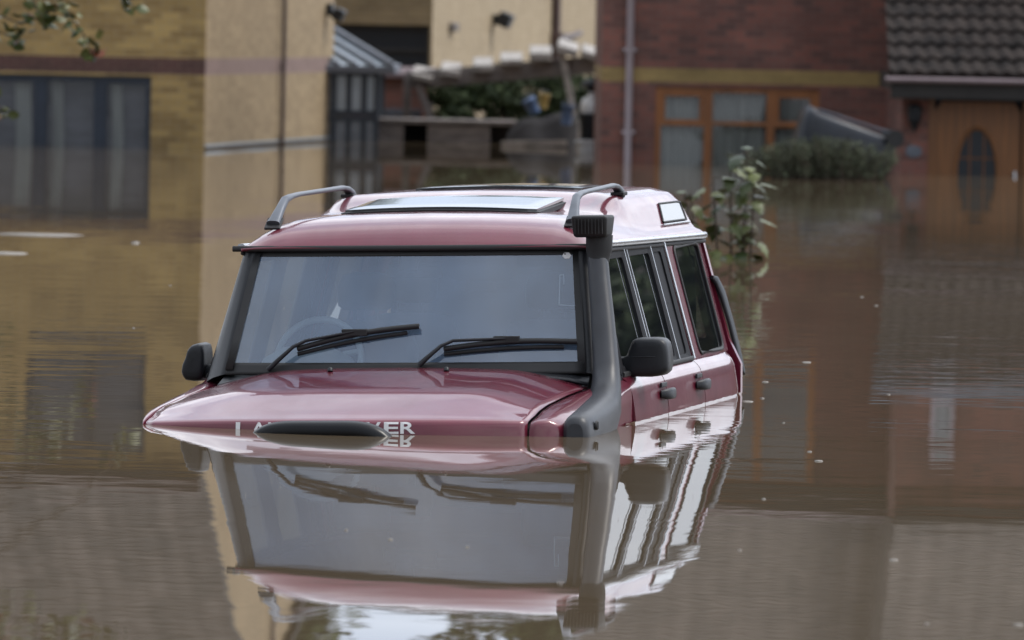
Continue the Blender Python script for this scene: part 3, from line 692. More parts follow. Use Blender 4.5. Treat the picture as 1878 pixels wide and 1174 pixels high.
mb.tube([cw + Vector((0, .0, 0)), cw + Vector((0, -.2, -.09))], .035, 10); mb.build('steering_wheel', MT['pale_trim'], car)
for (sa, sbs) in ((2.08, (-.42, .42)), (3.02, (-.42, .42))):
    for sb in sbs:
        mb = MB(); mb.sweep([(K(sa - .08, sb, -.3), .24, .08, (1, 0, 0)), (K(sa, sb, .0), .25, .09, (1, 0, 0)), (K(sa + .07, sb, .25), .24, .08, (1, 0, 0)), (K(sa + .10, sb, .35), .20, .06, (1, 0, 0)), (K(sa + .105, sb, .37), .12, .03, (1, 0, 0))], 16, power=3.2); st = mb.build('seat', MT['seat'], car)
        mb = MB(); mb.sweep([(K(sa + .10, sb, .42), .10, .03, (1, 0, 0)), (K(sa + .10, sb, .44), .125, .05, (1, 0, 0)), (K(sa + .115, sb, .52), .13, .055, (1, 0, 0)), (K(sa + .12, sb, .57), .11, .045, (1, 0, 0)), (K(sa + .12, sb, .585), .06, .02, (1, 0, 0))], 14, power=3)
        mb.tube([K(sa + .1, sb - .05, .36), K(sa + .1, sb - .05, .45)], .008, 6); mb.tube([K(sa + .1, sb + .05, .36), K(sa + .1, sb + .05, .45)], .008, 6); mb.build('headrest', MT['seat'], st)
# tailgate
mb = MB(); tg = lambda b_, z: K(4.115 + .04 * (1 - (b_ / .8) ** 2) - .02 * max(0, z - .2), b_, z)
us = [-1, -.88, -.6, 0, .6, .88, 1]; vz = [-.6, .1, .22, .60, .70]
for i in range(6):
    for j in range(4):
        if 1 <= i <= 4 and j == 2: continue
        f_ = lambda u, z: tg(u * (SB(3, z) - .015), z)
        mb.add([f_(us[i], vz[j]), f_(us[i + 1], vz[j]), f_(us[i + 1], vz[j + 1]), f_(us[i], vz[j + 1])], [[0, 1, 2, 3]])
tgo = mb.build('tailgate', MT['paint'], car, solid=.03)
mb = MB(); mb.grid([[tg(u * .72, z) for u in (-1, -.5, 0, .5, 1)] for z in (.22, .4, .60)]); mb.build('tailgate_window', MT['gloss_black'], tgo)

# door mirrors ---------------------------------------------------------------
def shell(outline, a0, depth, face=.62):
    n_ = len(outline); c = Vector((sum(p[0] for p in outline) / n_, sum(p[1] for p in outline) / n_)); k = MB()
    ol = [(outline[i], outline[(i + 1) % n_]) for i in range(n_)]; dl = []
    for p, q_ in ol: dl += [Vector(p), lerp(Vector(p), Vector(q_), .5)]
    for _ in range(1): dl = [(dl[i - 1] + dl[i] * 6 + dl[(i + 1) % len(dl)]) / 8 for i in range(len(dl))]
    rings = []
    for s_, d_ in ((.03, 0), (.5, .004), (.74, .015), (.88, .05), (.95, .12), (.985, .24), (1, .45), (1, .95), (.96, 1.0), (.91, .96), (.5, .94), (.03, .94)):
        rings.append([K(a0 + depth * d_, c.x + (p.x - c.x) * s_, c.y + (p.y - c.y) * s_) for p in dl])
    k.grid(rings, True, True); return k
mo = [(.862, .165), (.905, .156), (.99, .154), (1.045, .162), (1.067, .180), (1.073, .215), (1.071, .265), (1.063, .302), (1.045, .319), (1.01, .323), (.935, .322), (.912, .313), (.900, .285), (.885, .245), (.862, .238)]
k = shell(mo, 1.34, .13); mr = k.build('door_mirror', MT['black'], car, angle=60)
k = MB(); k.sweep([(K(1.36, .86, .185), .03, .028, (0, 1, 0)), (K(1.39, .90, .19), .035, .032, (0, 1, 0)), (K(1.42, .95, .195), .035, .03, (0, 1, 0))], 10); k.sweep([(K(1.348, .885, .240), .004, .003, (0, 1, 0)), (K(1.340, .94, .2415), .004, .003, (0, 1, 0)), (K(1.341, 1.01, .242), .004, .003, (0, 1, 0)), (K(1.362, 1.058, .240), .004, .003, (0, 1, 0))], 6); k.build('mirror_arm', MT['black'], mr)
mo = [(-1.0535, .216), (-1.039, .245), (-1.030, .280), (-1.010, .302), (-.98, .309), (-.957, .300), (-.950, .265), (-.950, .223), (-.962, .14), (-1.044, .146), (-1.060, .18)]
k = shell(mo, 1.33, .17); ml = k.build('door_mirror', MT['black'], car, angle=60)
k = MB(); k.sweep([(K(1.36, -.86, .17), .03, .03, (0, 1, 0)), (K(1.39, -.92, .18), .035, .034, (0, 1, 0)), (K(1.42, -.98, .19), .035, .03, (0, 1, 0))], 10); k.build('mirror_arm', MT['black'], ml)

# snorkel ----------------------------------------------------------------------
mb = MB()
mb.sweep([(K(-.035, .922, -.02), .034, .045, (1, 0, 0)), (K(-.025, .922, -.02), .048, .066, (1, 0, 0)), (K(.01, .922, -.018), .058, .078, (1, 0, 0)), (K(.20, .920, -.008), .066, .084, (1, 0, 0)), (K(.45, .915, .008), .072, .090, (1, 0, 0)), (K(.68, .900, .022), .074, .095, (1, 0, 0)),
          (K(.82, .890, .060), .070, .088, (1, 0, 0)), (K(.91, .882, .130), .062, .070, (1, 0, 0)), (K(.96, .874, .210), .056, .058, (1, 0, 0)), (K(1.015, .856, .33), .052, .052, (1, 0, 0)), (K(1.075, .838, .44), .049, .049, (1, 0, 0)), (K(1.135, .817, .56), .046, .046, (1, 0, 0)), (K(1.183, .802, .655), .044, .044, (1, 0, 0)), (K(1.19, .801, .672), .044, .044, (1, 0, 0))], 20, power=2.5)
sn = mb.build('snorkel', MT['snorkel'], car)
mb = MB(); mb.sweep([(K(1.185, .802, .655), .047, .048, (1, 0, 0)), (K(1.19, .803, .675), .049, .050, (1, 0, 0)), (K(1.195, .805, .70), .056, .056, (1, 0, 0)), (K(1.20, .806, .765), .058, .058, (1, 0, 0))], 20); mb.build('snorkel_collar', MT['rubber'], sn)
hb = bmesh.new(); bmesh.ops.create_cube(hb, size=1)
for v in hb.verts:
    v.co = Vector((v.co.x * (.158 if v.co.z > 0 else .142), v.co.y * (.20 if v.co.z > 0 else .15), v.co.z * .092))
bmesh.ops.bevel(hb, geom=list(hb.edges), offset=.014, segments=3, affect='EDGES', profile=.5)
hb.verts.index_update(); mb = MB(); mb.add([K(1.185 + v.co.y, .781 + v.co.x, .803 + v.co.z) for v in hb.verts], [[v.index for v in f.verts] for f in hb.faces], True); hb.free()
hd = mb.build('snorkel_head', MT['rubber'], sn, angle=50)
mb = MB()
for i in range(9): mb.box(K(1.0855, .781 + (i - 4) * .0145, .803), (.004, .006, .062), None, .001)
mb.build('intake_grille', MT['rubber'], hd)
mb = MB(); c = K(.10, .985, .012); mb.sweep([(c + Vector((0, 0, 0)), .020, .020), (c + Vector((.006, 0, 0)), .020, .020), (c + Vector((.008, 0, 0)), .014, .014)], 14); mb.box(c + Vector((.008, 0, 0)), (.006, .006, .03), None, .001); mb.build('snorkel_bolt', MT['rubber'], sn)
# nudge bar
mb = MB(); n_ = 28; L_ = []
for i in range(n_ + 1):
    t = i / n_; x = -1 + 2 * t; L_.append((K(-.40 + .03 * x * x, -.065 + x * .31, .016 - .115 * abs(x) ** 5.5), .05, .042, (0, 1, 0)))
mb.sweep(L_, 16, power=2.3); mb.build('nudge_bar', MT['bar_black'], car)
# lettering on the bonnet lip
def hood_front_a(b_, z):
    s_ = b_ / (.735 if b_ > 0 else .868); rows = [(lerp(r_[1], r_[2], abs(s_) ** 3.2), r_[0] + .15 * abs(s_) ** 2.6 * nose_w(r_[0])) for r_ in HR]
    return interp(z, rows)
inv = CARM.inverted()
mb = MB()
for ch, px in zip('LANDROVER', (425, 457, 489, 521, 612, 644, 677, 711, 742)):
    cu = bpy.data.curves.new('glyph', 'FONT'); cu.body = ch; cu.offset = .022; cu.resolution_u = 4
    ob = bpy.data.objects.new('glyph', cu); C.objects.link(ob); dg = bpy.context.evaluated_depsgraph_get(); me = ob.evaluated_get(dg).to_mesh()
    xs = [v.co.x for v in me.vertices]; ys = [v.co.y for v in me.vertices]
    bl = (inv @ at(px, 785, 31.1)).x; wd = (inv @ at(px + 28, 785, 31.1)).x - bl
    vs = []
    for v in me.vertices:
        b_ = bl + wd * (v.co.x - min(xs)) / (max(xs) - min(xs)); z = -.004 + .048 * (v.co.y - min(ys)) / (max(ys) - min(ys))
        z += -.004
        vs.append(K(hood_front_a(b_, z) - .005, b_, z + .003))
    mb = MB(); mb.add(vs, [list(p.vertices) for p in me.polygons]); mb.build('letter', MT['white_letter'], hood)
    ob.to_mesh_clear(); bpy.data.objects.remove(ob); bpy.data.curves.remove(cu)

# ================================================================== HOUSES
def lens_px(x, y): return x + ROLL * (y - PY)
def gable_house(name, corner, angle, width, depth, eave, ridge, m_front, m_gable, m_roof, holes, label, group=None, gable_holes=()):
    t = thing(name, corner, label, 'house', group, (0, 0, angle))
    mb = MB(); wall(mb, (-width, 0, 0), (1, 0, 0), width, -1.1, eave, [(h[0] + width, h[1] + width, h[2], h[3]) for h in holes], .10, (0, 1, 0)); mb.build('front_wall', m_front, t)
    mb = MB(); wall(mb, (0, .0, 0), (0, 1, 0), depth, -1.1, eave, gable_holes, .1, (-1, 0, 0))
    mb.add([(0, 0, eave), (0, depth, eave), (0, depth / 2, ridge)], [[0, 1, 2]], False, [[(0, eave), (depth, eave), (depth / 2, ridge)]])
    mb.build('gable_wall', m_gable, t)
    mb = MB(); wall(mb, (-width, 0, 0), (0, 1, 0), depth, -1.1, eave); wall(mb, (-width, depth, 0), (1, 0, 0), width, -1.1, eave)
    mb.add([(-width, 0, eave), (-width, depth, eave), (-width, depth / 2, ridge)], [[0, 1, 2]], False, [[(0, eave), (depth, eave), (depth / 2, ridge)]]); mb.build('rear_wall', m_front, t)
    ov, vg = .32, .12; rise = ridge - eave; run = depth / 2; sl = math.hypot(rise, run); k = rise / run
    mb = MB(); up = Vector((0, run, rise)).normalized(); nr = Vector((0, -rise, run)).normalized()
    tile_roof(mb, (-width - vg, -ov, eave - ov * k + .05), (1, 0, 0), width + 2 * vg, up, sl + ov * sl / run, nr)
    up2 = Vector((0, -run, rise)).normalized(); nr2 = Vector((0, rise, run)).normalized()
    tile_roof(mb, (-width - vg, depth + ov, eave - ov * k + .05), (1, 0, 0), width + 2 * vg, up2, sl + ov * sl / run, nr2, seg=3)
    rf = mb.build('roof', m_roof, t)
    mb = MB(); mb.box((-width / 2, -.30, eave - .17), (width + .2, .025, .20)); mb.box((-width / 2, -.14, eave - .26), (width + .2, .30, .02)); mb.build('eaves_board', MT['dark_board'], t)
    mb = MB(); mb.tube([(-width - .1, -.37, eave - .06), (.1, -.37, eave - .06)], .055, 10); mb.build('gutter', MT['brown_pipe'], t)
    mb = MB()
    for sg in (0, 1): 
        p, q = (Vector((.09, -ov, eave - ov * k + .0)), Vector((.09, depth / 2, ridge + .0))) if not sg else (Vector((.09, depth + ov, eave - ov * k)), Vector((.09, depth / 2, ridge)))
        mb.beam(p, q, .03, .13)
    mb.build('verge_board', MT['dark_board'], t)
    return t

# left house ------------------------------------------------------------------
c0 = at(374, 275, 92.3); ANG = -R(9.35)
gw = [(-3.40, -.665, -.25, .87), (-2.15, -.66, 2.5, 3.72), (-5.6, -4.2, 2.5, 3.72)]
lh = gable_house('yellow_brick_house', (c0.x, c0.y, 0), ANG, 10, 8.3, 4.15, 7.9, MT['yellow_brick'], MT['cream_brick'], MT['tile'], gw, 'yellow brick house with a sunlit cream gable and navy window frames, nearest on the left')
def facade(d0=0.): return lambda u, v, d: Vector((u, .045 + d0 + d * 1.0, v))
Pf = facade()
for (u0, u1, v0, v1), bars in ((gw[0], [('v', -2.02, -.25, .87, .11), ('v', -1.33, -.25, .87, .11), ('h', .80, -1.28, -.72, .05), ('h', .80, -3.3, -2.08, .05), ('v', -1.25, -.2, .82, .05), ('v', -2.10, -.2, .82, .05)]), (gw[1], [('v', -1.36, 2.5, 3.72, .10)]), (gw[2], [('v', -4.9, 2.5, 3.72, .10)])):
    window(lh, Pf, u0, u1, v0, v1, bars, MT['blue_frame'], t=.075, curtain=(MT['grey_blind'], 1.2, .32))
for (u0, u1) in ((-3.30, -3.12), (-2.42, -2.22), (-1.96, -1.82), (-1.22, -1.08)):
    n_ = 14; c = MB(); c.grid([[Pf(lerp(u0, u1, i / n_) + (.03 if v < .2 else 0), v, .22 + .02 * math.sin(i * 1.3)) for i in range(n_ + 1)] for v in (-.25, .15, .80)]); c.build('curtain', MT['curtain'], lh)
mb = MB(); mb.tube([(.055, 4.62, -1.0), (.055, 4.62, 4.3), (.055, 4.62, 6.9)], .028, 8)
for z in (.1, 1.0, 2.2, 3.4): mb.box((.045, 4.62, z), (.05, .11, .03))
mb.build('drainpipe', MT['brown_pipe'], lh)
mb = MB(); mb.box((.012, 4.15, .045), (.02, 8.25, .03)); mb.build('plinth_strip', MT['poly_roof'], lh)
mb = MB(); mb.box((.05, 7.75, 1.72), (.08, .16, .16), None, .01); mb.box((.17, 7.72, 1.66), (.14, .22, .16), Matrix.Rotation(.4, 3, 'Y'), .02); mb.build('security_lamp', MT['black'], lh)

# house behind -----------------------------------------------------------------
c1 = at(790, 200, 112.0)
bh = gable_house('cream_gabled_house', (c1.x, c1.y, 0), ANG, 9, 11.2, 4.1, 6.3, MT['plain_yellow'], MT['plain_cream'], MT['tile'], [(-1.62, -.04, .35, 1.52)], 'cream gabled house standing furthest back behind the leaning pergola')
window(bh, facade(.02), -1.62, -.04, .35, 1.52, [('h', 1.15, -1.6, -.05, .05)], MT['dark_board'], MT['lantern_glass'], t=.06)
mb = MB(); wall(mb, (.0, 11.25, 0), (0, 1, 0), 9, -1.1, 3.4); mb.box((-2.5, 15.6, 3.45), (5.4, 9.2, .14)); mb.build('rear_wing', MT['plain_cream'], bh)
mb = MB(); mb.tube([(.07, 11.1, -1), (.07, 11.1, 2.4), (.07, 11.1, 4.2)], .07, 8); mb.tube([(.07, 11.1, 1.32), (.07, 12.4, 1.36), (.07, 13.6, 1.42)], .05, 8); mb.box((.1, 11.1, 1.3), (.2, .3, .25), None, .02); mb.build('soil_pipe', MT['brown_pipe'], bh)
mb = MB(); mb.box((.05, 5.4, 1.62), (.1, .2, .16), None, .01); mb.box((.2, 5.3, 1.62), (.2, .34, .22), Matrix.Rotation(.4, 3, 'Y'), .02); mb.build('security_lamp', MT['black'], bh)
mb = MB(); mb.box((.04, 1.6, 1.5), (.1, .42, .13), None, .02); mb.build('wall_vent', MT['weathered_wood'], bh)

# red house ------------------------------------------------------------------
rx = .995
rh = thing('red_brick_house', (rx, 90, 0), 'dark red brick house with orange framed window, porch and oval glazed door', 'house')
rw = [(.645, 2.575, -.35, .90), (.75, 2.60, 2.35, 3.80)]
W1 = 3.46                                                  # width of the set-back part; right of it the front steps forward
mb = MB(); wall(mb, (0, 0, 0), (1, 0, 0), W1, -1.1, 4.12, rw, .09, (0, 1, 0))
wall(mb, (W1, -2.0, 0), (1, 0, 0), 5.0, -1.1, 4.12, [(.40, .68, 2.62, 3.36), (2.6, 3.8, 2.5, 3.7)], .09, (0, 1, 0)); wall(mb, (W1, 0, 0), (0, -1, 0), 2.0, -1.1, 4.12); mb.build('front_wall', MT['red_brick'], rh)
mb = MB(); wall(mb, (0, 0, 0), (0, 1, 0), 8, -1.1, 4.12); mb.add([(0, 0, 4.12), (0, 8, 4.12), (0, 4, 6.3)], [[0, 1, 2]], False, [[(0, 4.1), (8, 4.1), (4, 6.3)]])
wall(mb, (8.46, -2, 0), (0, 1, 0), 10, -1.1, 4.12); wall(mb, (0, 8, 0), (1, 0, 0), 8.46, -1.1, 4.12); mb.build('side_wall', MT['red_brick'], rh)
mb = MB(); kk = 2.18 / 4; up = Vector((0, 4, 2.18)).normalized(); nr = Vector((0, -2.18, 4)).normalized(); slf = math.hypot(4, 2.18) / 4
tile_roof(mb, (-.12, -.32, 4.12 - .32 * kk + .05), (1, 0, 0), W1 + .12, up, 4.32 * slf, nr)
tile_roof(mb, (W1, -2.32, 4.12 - .32 * kk + .05), (1, 0, 0), 5.1, up, 5.0 * slf, nr)
tile_roof(mb, (-.12, 8.3, 4.12 - .3 * kk + .05), (1, 0, 0), 8.7, Vector((0, -4, 2.18)).normalized(), 4.3 * slf, Vector((0, 2.18, 4)).normalized(), seg=3); mb.build('roof', MT['tile'], rh)
mb = MB(); mb.box((W1 / 2, -.30, 3.97), (W1 + .1, .025, .2)); mb.box((W1 / 2, -.15, 3.87), (W1 + .1, .29, .02)); mb.box((W1 + 2.5, -2.30, 3.97), (5.0, .025, .2)); mb.box((W1 + 2.5, -2.15, 3.87), (5.0, .29, .02)); mb.build('eaves_board', MT['dark_board'], rh)
mb = MB(); mb.tube([(-.1, -.36, 4.05), (W1, -.36, 4.05)], .055, 8); mb.build('gutter', MT['pink_gutter'], rh)
Pr = lambda u, v, d: Vector((u, .03 + d, v))
window(rh, Pr, *rw[0], [('v', 1.27, -.35, .90, .10), ('v', 2.005, -.35, .90, .10), ('h', .475, .645, 1.25, .075), ('h', .475, 1.27, 2.0, .045), ('h', .475, 2.0, 2.575, .075), ('h', .825, .70, 1.22, .08), ('h', .825, 2.05, 2.53, .08), ('v', .735, .50, .84, .05), ('v', 1.19, .50, .84, .05), ('v', 2.08, .50, .84, .05), ('v', 2.49, .50, .84, .05)], MT['oak'], t=.065, curtain=(MT['curtain'], 7, .16))
window(rh, Pr, *rw[1], [('v', 1.30, 2.35, 3.80, .09), ('v', 1.93, 2.35, 3.80, .10)], MT['oak'], t=.085)
window(rh, lambda u, v, d: Vector((W1 + u, -1.97 + d, v)), 0.40, .68, 2.62, 3.36, [], MT['white_plastic'], t=.05, curtain=(MT['white'], 6, .07))
window(rh, lambda u, v, d: Vector((W1 + u, -1.97 + d, v)), 2.6, 3.8, 2.5, 3.7, [('v', 3.2, 2.5, 3.7, .08)], MT['oak'], t=.08)
mb = MB(); px_ = .33; mb.tube([(px_, -.075, -1), (px_, -.075, 4.0), (px_, -.30, 4.05)], .042, 10)
for z in (.35, 1.32, 3.0): mb.box((px_, -.05, z), (.15, .08, .035), None, .005)
mb.build('drainpipe', MT['white_plastic'], rh)
mb = MB(); mb.add([(W1, -2.3, 3.98), (W1, -.3, 3.98), (W1, 4.0, 6.33), (W1, 4.0, 7.42), (W1, -2.3, 3.99)], [[0, 1, 2, 3, 4]]); mb.build('roof_cheek', MT['tile'], rh, solid=.03)
# porch
pz = -3.8; p0 = W1 - .10
mb = MB(); wall(mb, (p0, pz, 0), (1, 0, 0), 4.0, -1.1, .98, [(.30, 1.44, -1.1, .92)], .1, (0, 1, 0)); wall(mb, (p0, pz, 0), (0, 1, 0), 3.8, -1.1, 1.1); mb.build('porch_wall', MT['red_brick'], rh)
mb = MB(); sp = R(31); tile_roof(mb, (p0 - .18, pz - .45, 1.11), (1, 0, 0), 4.3, (0, math.cos(sp), math.sin(sp)), 2.55, (0, -math.sin(sp), math.cos(sp)), .31, .165, .042, 6, .045); cr_ = mb.build('porch_roof', MT['dark_tile'], rh)
mb = MB(); mb.grid([[(p0 - .2 + 4.3 * i / 20, pz - .45 + 2.50 * math.cos(sp) + .05 * j, 1.11 + 2.52 * math.sin(sp) + .02 + .17 * j) for i in range(21)] for j in range(2)]); mb.build('lead_flashing', MT['blue_slate'], rh, solid=.01)
mb = MB(); mb.sweep([((p0 - .22, pz - .50, 1.065), .05, .035, (0, 1, 0)), ((p0 + 4.1, pz - .50, 1.065), .05, .035, (0, 1, 0))], 12); mb.build('porch_gutter', MT['pink_gutter'], rh)
mb = MB(); mb.box((p0 + 1.95, pz - .40, .955), (4.2, .03, .17)); mb.box((p0 + 1.95, pz - .2, .865), (4.2, .40, .02)); mb.box((p0 - .12, pz + 1.2, 1.05), (.03, 3.0, .2)); mb.build('porch_fascia', MT['dark_board'], rh)
mb = MB(); dx0 = p0 + .30; DP = lambda u, v, d: Vector((dx0 + u, pz + .03 + d, v)); frame_bars(mb, DP, 0, 1.14, -1.1, .92, [], .07, .08); dfr = mb.build('door_frame', MT['door_oak'], rh)
# door leaf with an oval light
n_ = 40; cx_, cz_, rxo, rzo = .56, .03, .235, .50; mb = MB(); ring = []; outr = []
for i in range(n_):
    t = 2 * math.pi * i / n_; c_, s_ = math.cos(t), math.sin(t); ring.append((dx0 + cx_ + rxo * c_, pz + .085, cz_ + rzo * s_))
    kx = (.49 / abs(c_)) if abs(c_) > 1e-6 else 9e9; kz = (.80 / abs(s_)) if abs(s_) > 1e-6 else 9e9; q_ = min(kx, kz); outr.append((dx0 + cx_ + q_ * c_, pz + .085, cz_ + q_ * s_))
mb.grid([ring, outr], False, True); mb.box((dx0 + cx_, pz + .105, -.93), (.98, .04, .31))
door = mb.build('front_door', MT['door_oak'], rh, solid=.0)
mb = MB(); mb.tube(ring + ring[:1], .022, 8, False); mb.build('oval_moulding', MT['door_oak'], door)
mb = MB(); mb.add([(x, y + .012, z) for x, y, z in ring], [list(range(n_))]); 
mb.build('oval_glass', MT['lantern_glass'], door)
mb = MB(); mb.add([(dx0, pz + .5, -1.1), (dx0 + 1.14, pz + .5, -1.1), (dx0 + 1.14, pz + .5, .95), (dx0, pz + .5, .95)], [[0, 1, 2, 3]]); mb.build('hall_curtain', MT['blue_frame'], door)
mb = MB()
for q_ in (-.08, .08): h_ = rzo * math.sqrt(1 - (q_ / rxo) ** 2); mb.tube([(dx0 + cx_ + q_, pz + .09, cz_ - h_), (dx0 + cx_ + q_, pz + .09, cz_ + h_)], .007, 6)
for q_ in (-.26, -.05, .16): h_ = rxo * math.sqrt(1 - (q_ / rzo) ** 2); mb.tube([(dx0 + cx_ - h_, pz + .09, cz_ + q_), (dx0 + cx_ + h_, pz + .09, cz_ + q_)], .007, 6)
mb.build('glazing_bar', MT['oak'], door)
mb = MB(); mb.box((dx0 + .99, pz + .06, -.05), (.03, .05, .20), None, .006); mb.build('door_handle', MT['chrome'], door)
# wall lantern + number plate
lx = p0 + .14; mb = MB()
mb.sweep([((lx, pz - .10, z), r_, r_, (1, 0, 0)) for z, r_ in ((.80, .012), (.79, .05), (.76, .085), (.74, .095), (.735, .085))], 8)
mb.sweep([((lx, pz - .10, z), r_, r_, (1, 0, 0)) for z, r_ in ((.60, .075), (.58, .06), (.52, .035), (.47, .012))], 8)
for i in range(6): mb.tube([(lx + .078 * math.cos(i * 1.047), pz - .10 + .078 * math.sin(i * 1.047), .74), (lx + .066 * math.cos(i * 1.047), pz - .10 + .066 * math.sin(i * 1.047), .60)], .006, 5)
mb.box((lx, pz - .04, .62), (.05, .08, .04)); mb.box((lx, pz - .01, .62), (.08, .02, .16)); ln = mb.build('wall_lantern', MT['black'], rh)
mb = MB(); mb.sweep([((lx, pz - .10, z), r_, r_, (1, 0, 0)) for z, r_ in ((.605, .062), (.735, .076))], 12); mb.build('lantern_glass', MT['lantern_glass'], ln)
mb = MB(); n_ = 20; mb.grid([[(lx + k_ * .095 * math.cos(2 * math.pi * i / n_), pz - y_, .255 + k_ * .07 * math.sin(2 * math.pi * i / n_)) for i in range(n_)] for k_, y_ in ((1, .002), (1, .014), (.85, .018), (.02, .018))], False, True); mb.build('number_plaque', MT['blue_slate'], rh)

# next house along the street, seen in the car's side windows ---------------------
nh = gable_house('neighbouring_house', (31, 90, 0), 0, 19, 6, 3.75, 5.1, MT['red_brick'], MT['red_brick'], MT['tile'], [(-17.5, -16, .2, 1.2), (-17.5, -16, 2.3, 3.35), (-13.5, -12.2, 2.3, 3.35), (-9, -7.6, 2.3, 3.35), (-5, -3.6, 2.3, 3.35), (-9, -7.6, -.2, 1.1)], 'long red brick terrace with white windows, right of the porch')
for hq in [(-17.5, -16, .2, 1.2), (-17.5, -16, 2.3, 3.35), (-13.5, -12.2, 2.3, 3.35), (-9, -7.6, 2.3, 3.35), (-5, -3.6, 2.3, 3.35), (-9, -7.6, -.2, 1.1)]:
    window(nh, facade(), *hq, [('v', (hq[0] + hq[1]) / 2, hq[2], hq[3], .08)], MT['white_plastic'], t=.09)

# conservatory ---------------------------------------------------------------------
cy = 100.2
cs = thing('conservatory', (-2.6, cy, 0), 'small navy conservatory with a ribbed pale roof behind the cream gable', 'conservatory')
mb = MB(); A = Vector((-1.6, -.15, .99)); B_ = Vector((.96, -.15, .99)); T = Vector((-.25, 2.1, 1.66)); T2 = Vector((-1.6, 2.1, 1.66)); Bk = Vector((.96, 4.4, .99))
mb.add([A, B_, T, T2], [[0, 1, 2, 3]]); mb.add([B_, Bk, T], [[0, 1, 2]]); rf = mb.build('roof', MT['poly_roof'], cs, solid=.04)
mb = MB()
for i in range(12):
    p = lerp(B_, A, i / 11); q_ = T + (Vector((p.x, 0, 0)) - Vector((B_.x, 0, 0))) * 1.0; 
    q_ = Vector((max(-1.6, T.x - (B_.x - p.x)), T.y, T.z)); mb.beam(p + Vector((0, -.02, .02)), q_ + Vector((0, 0, .02)), .05, .05)
mb.build('glazing_rib', MT['blue_slate'], rf)
mb = MB(); mb.beam(B_ + Vector((0, -.02, .03)), T + Vector((0, 0, .03)), .07, .07); mb.beam(A + Vector((0, -.03, -.04)), B_ + Vector((.03, -.03, -.04)), .09, .10); mb.beam(B_ + Vector((0, 0, -.04)), Bk + Vector((0, 0, -.04)), .09, .10); mb.build('ring_beam', MT['blue_slate'], cs)
PC = lambda u, v, d: Vector((u, d, v))
window(cs, PC, -1.5, .80, .34, .93, [('v', .60 - .20 * i, .34, .93, .075) for i in range(11)], MT['blue_frame'], t=.07, curtain=(MT['white'], 2, .10), gmat=MT['cons_glass'])  # white sheet behind the upper panes, painting in their pale reflections
window(cs, PC, -1.5, .80, -.9, .335, [('v', .60 - .20 * i, -.9, .335, .075) for i in range(11)], MT['blue_frame'], t=.07, curtain=(MT['grey_blind'], 2, .14), gmat=MT['cons_glass'])
window(cs, lambda u, v, d: Vector((.80 - d, u, v)), .08, 4.2, -.9, .93, [('v', .6 * i, -.9, .93, .06) for i in range(1, 7)], MT['blue_frame'], t=.07)

# ================================================================== YARD BETWEEN THE HOUSES
# leaning pergola
pg = thing('pergola', (-.2, 103, 0), 'weathered wooden pergola leaning over the ivy between the houses', 'pergola')
L0 = at(745, 148, 103) - pg.location; R0 = at(1102, 118, 103) - pg.location
mb = MB(); mb.beam(L0, R0, .10, .24); mb.build('beam', MT['weathered_wood'], pg)
mb = MB(); mb.beam(L0 + Vector((0, 1.8, .0)), R0 + Vector((0, 1.8, .0)), .09, .15); mb.build('beam', MT['weathered_wood'], pg)
for i, (x, y) in enumerate(((775, 136), (826, 128), (885, 119), (938, 108), (992, 98), (1042, 88), (1088, 98))):
    p = at(x, y, 103) - pg.location
    mb = MB(); mb.box(p + Vector((0, .85, .0)), (random.uniform(.26, .36), 2.3, random.uniform(.07, .12)), Matrix.Rotation(random.uniform(-.05, .30), 3, 'Y') @ Matrix.Rotation(.04, 3, 'X'), .015); mb.build('roof_board', MT['pale_wood'], pg)
for (x0, y0, x1, y1, w_) in ((764, 148, 795, 232, .10), (1030, 96, 1063, 262, .09)):
    a_ = at(x0, y0, 102.85) - pg.location; q_ = at(x1, y1, 102.85) - pg.location; d_ = q_ - a_; mb = MB(); mb.beam(a_, a_ + d_ * 1.6, w_, .09); mb.build('post', MT['pale_wood' if x0 > 900 else 'weathered_wood'], pg)
for x in (-1.3,):
    mb = MB(); mb.beam((x, 1.8, .9 + .07 * x), (x, 1.8, -1.08), .1, .1); mb.build('post', MT['weathered_wood'], pg)
# ivy bank
iv = thing('ivy_bush', (0, 107, 0), 'dark ivy bush growing under the leaning pergola', 'bush')
pts = []
for i in range(64):
    c = Vector((random.uniform(-1.15, 1.4), random.uniform(-.3, .8), random.uniform(-.2, .76))); q_, _ = clump(c, .42, .4, .30, 420, 8, .2); pts += q_
mb = MB(); leaves(mb, pts, .07); mb.build('foliage', MT['leaf_dark'], iv)
mb = MB()
for i in range(8): x = -1.1 + .3 * i; mb.tube([(x, .1, -1.08), (x + .1, .1, -.2), (x + random.uniform(-.2, .2), 0, .5)], [.03, .02, .008], 5)
mb.build('stem', MT['bark'], iv)
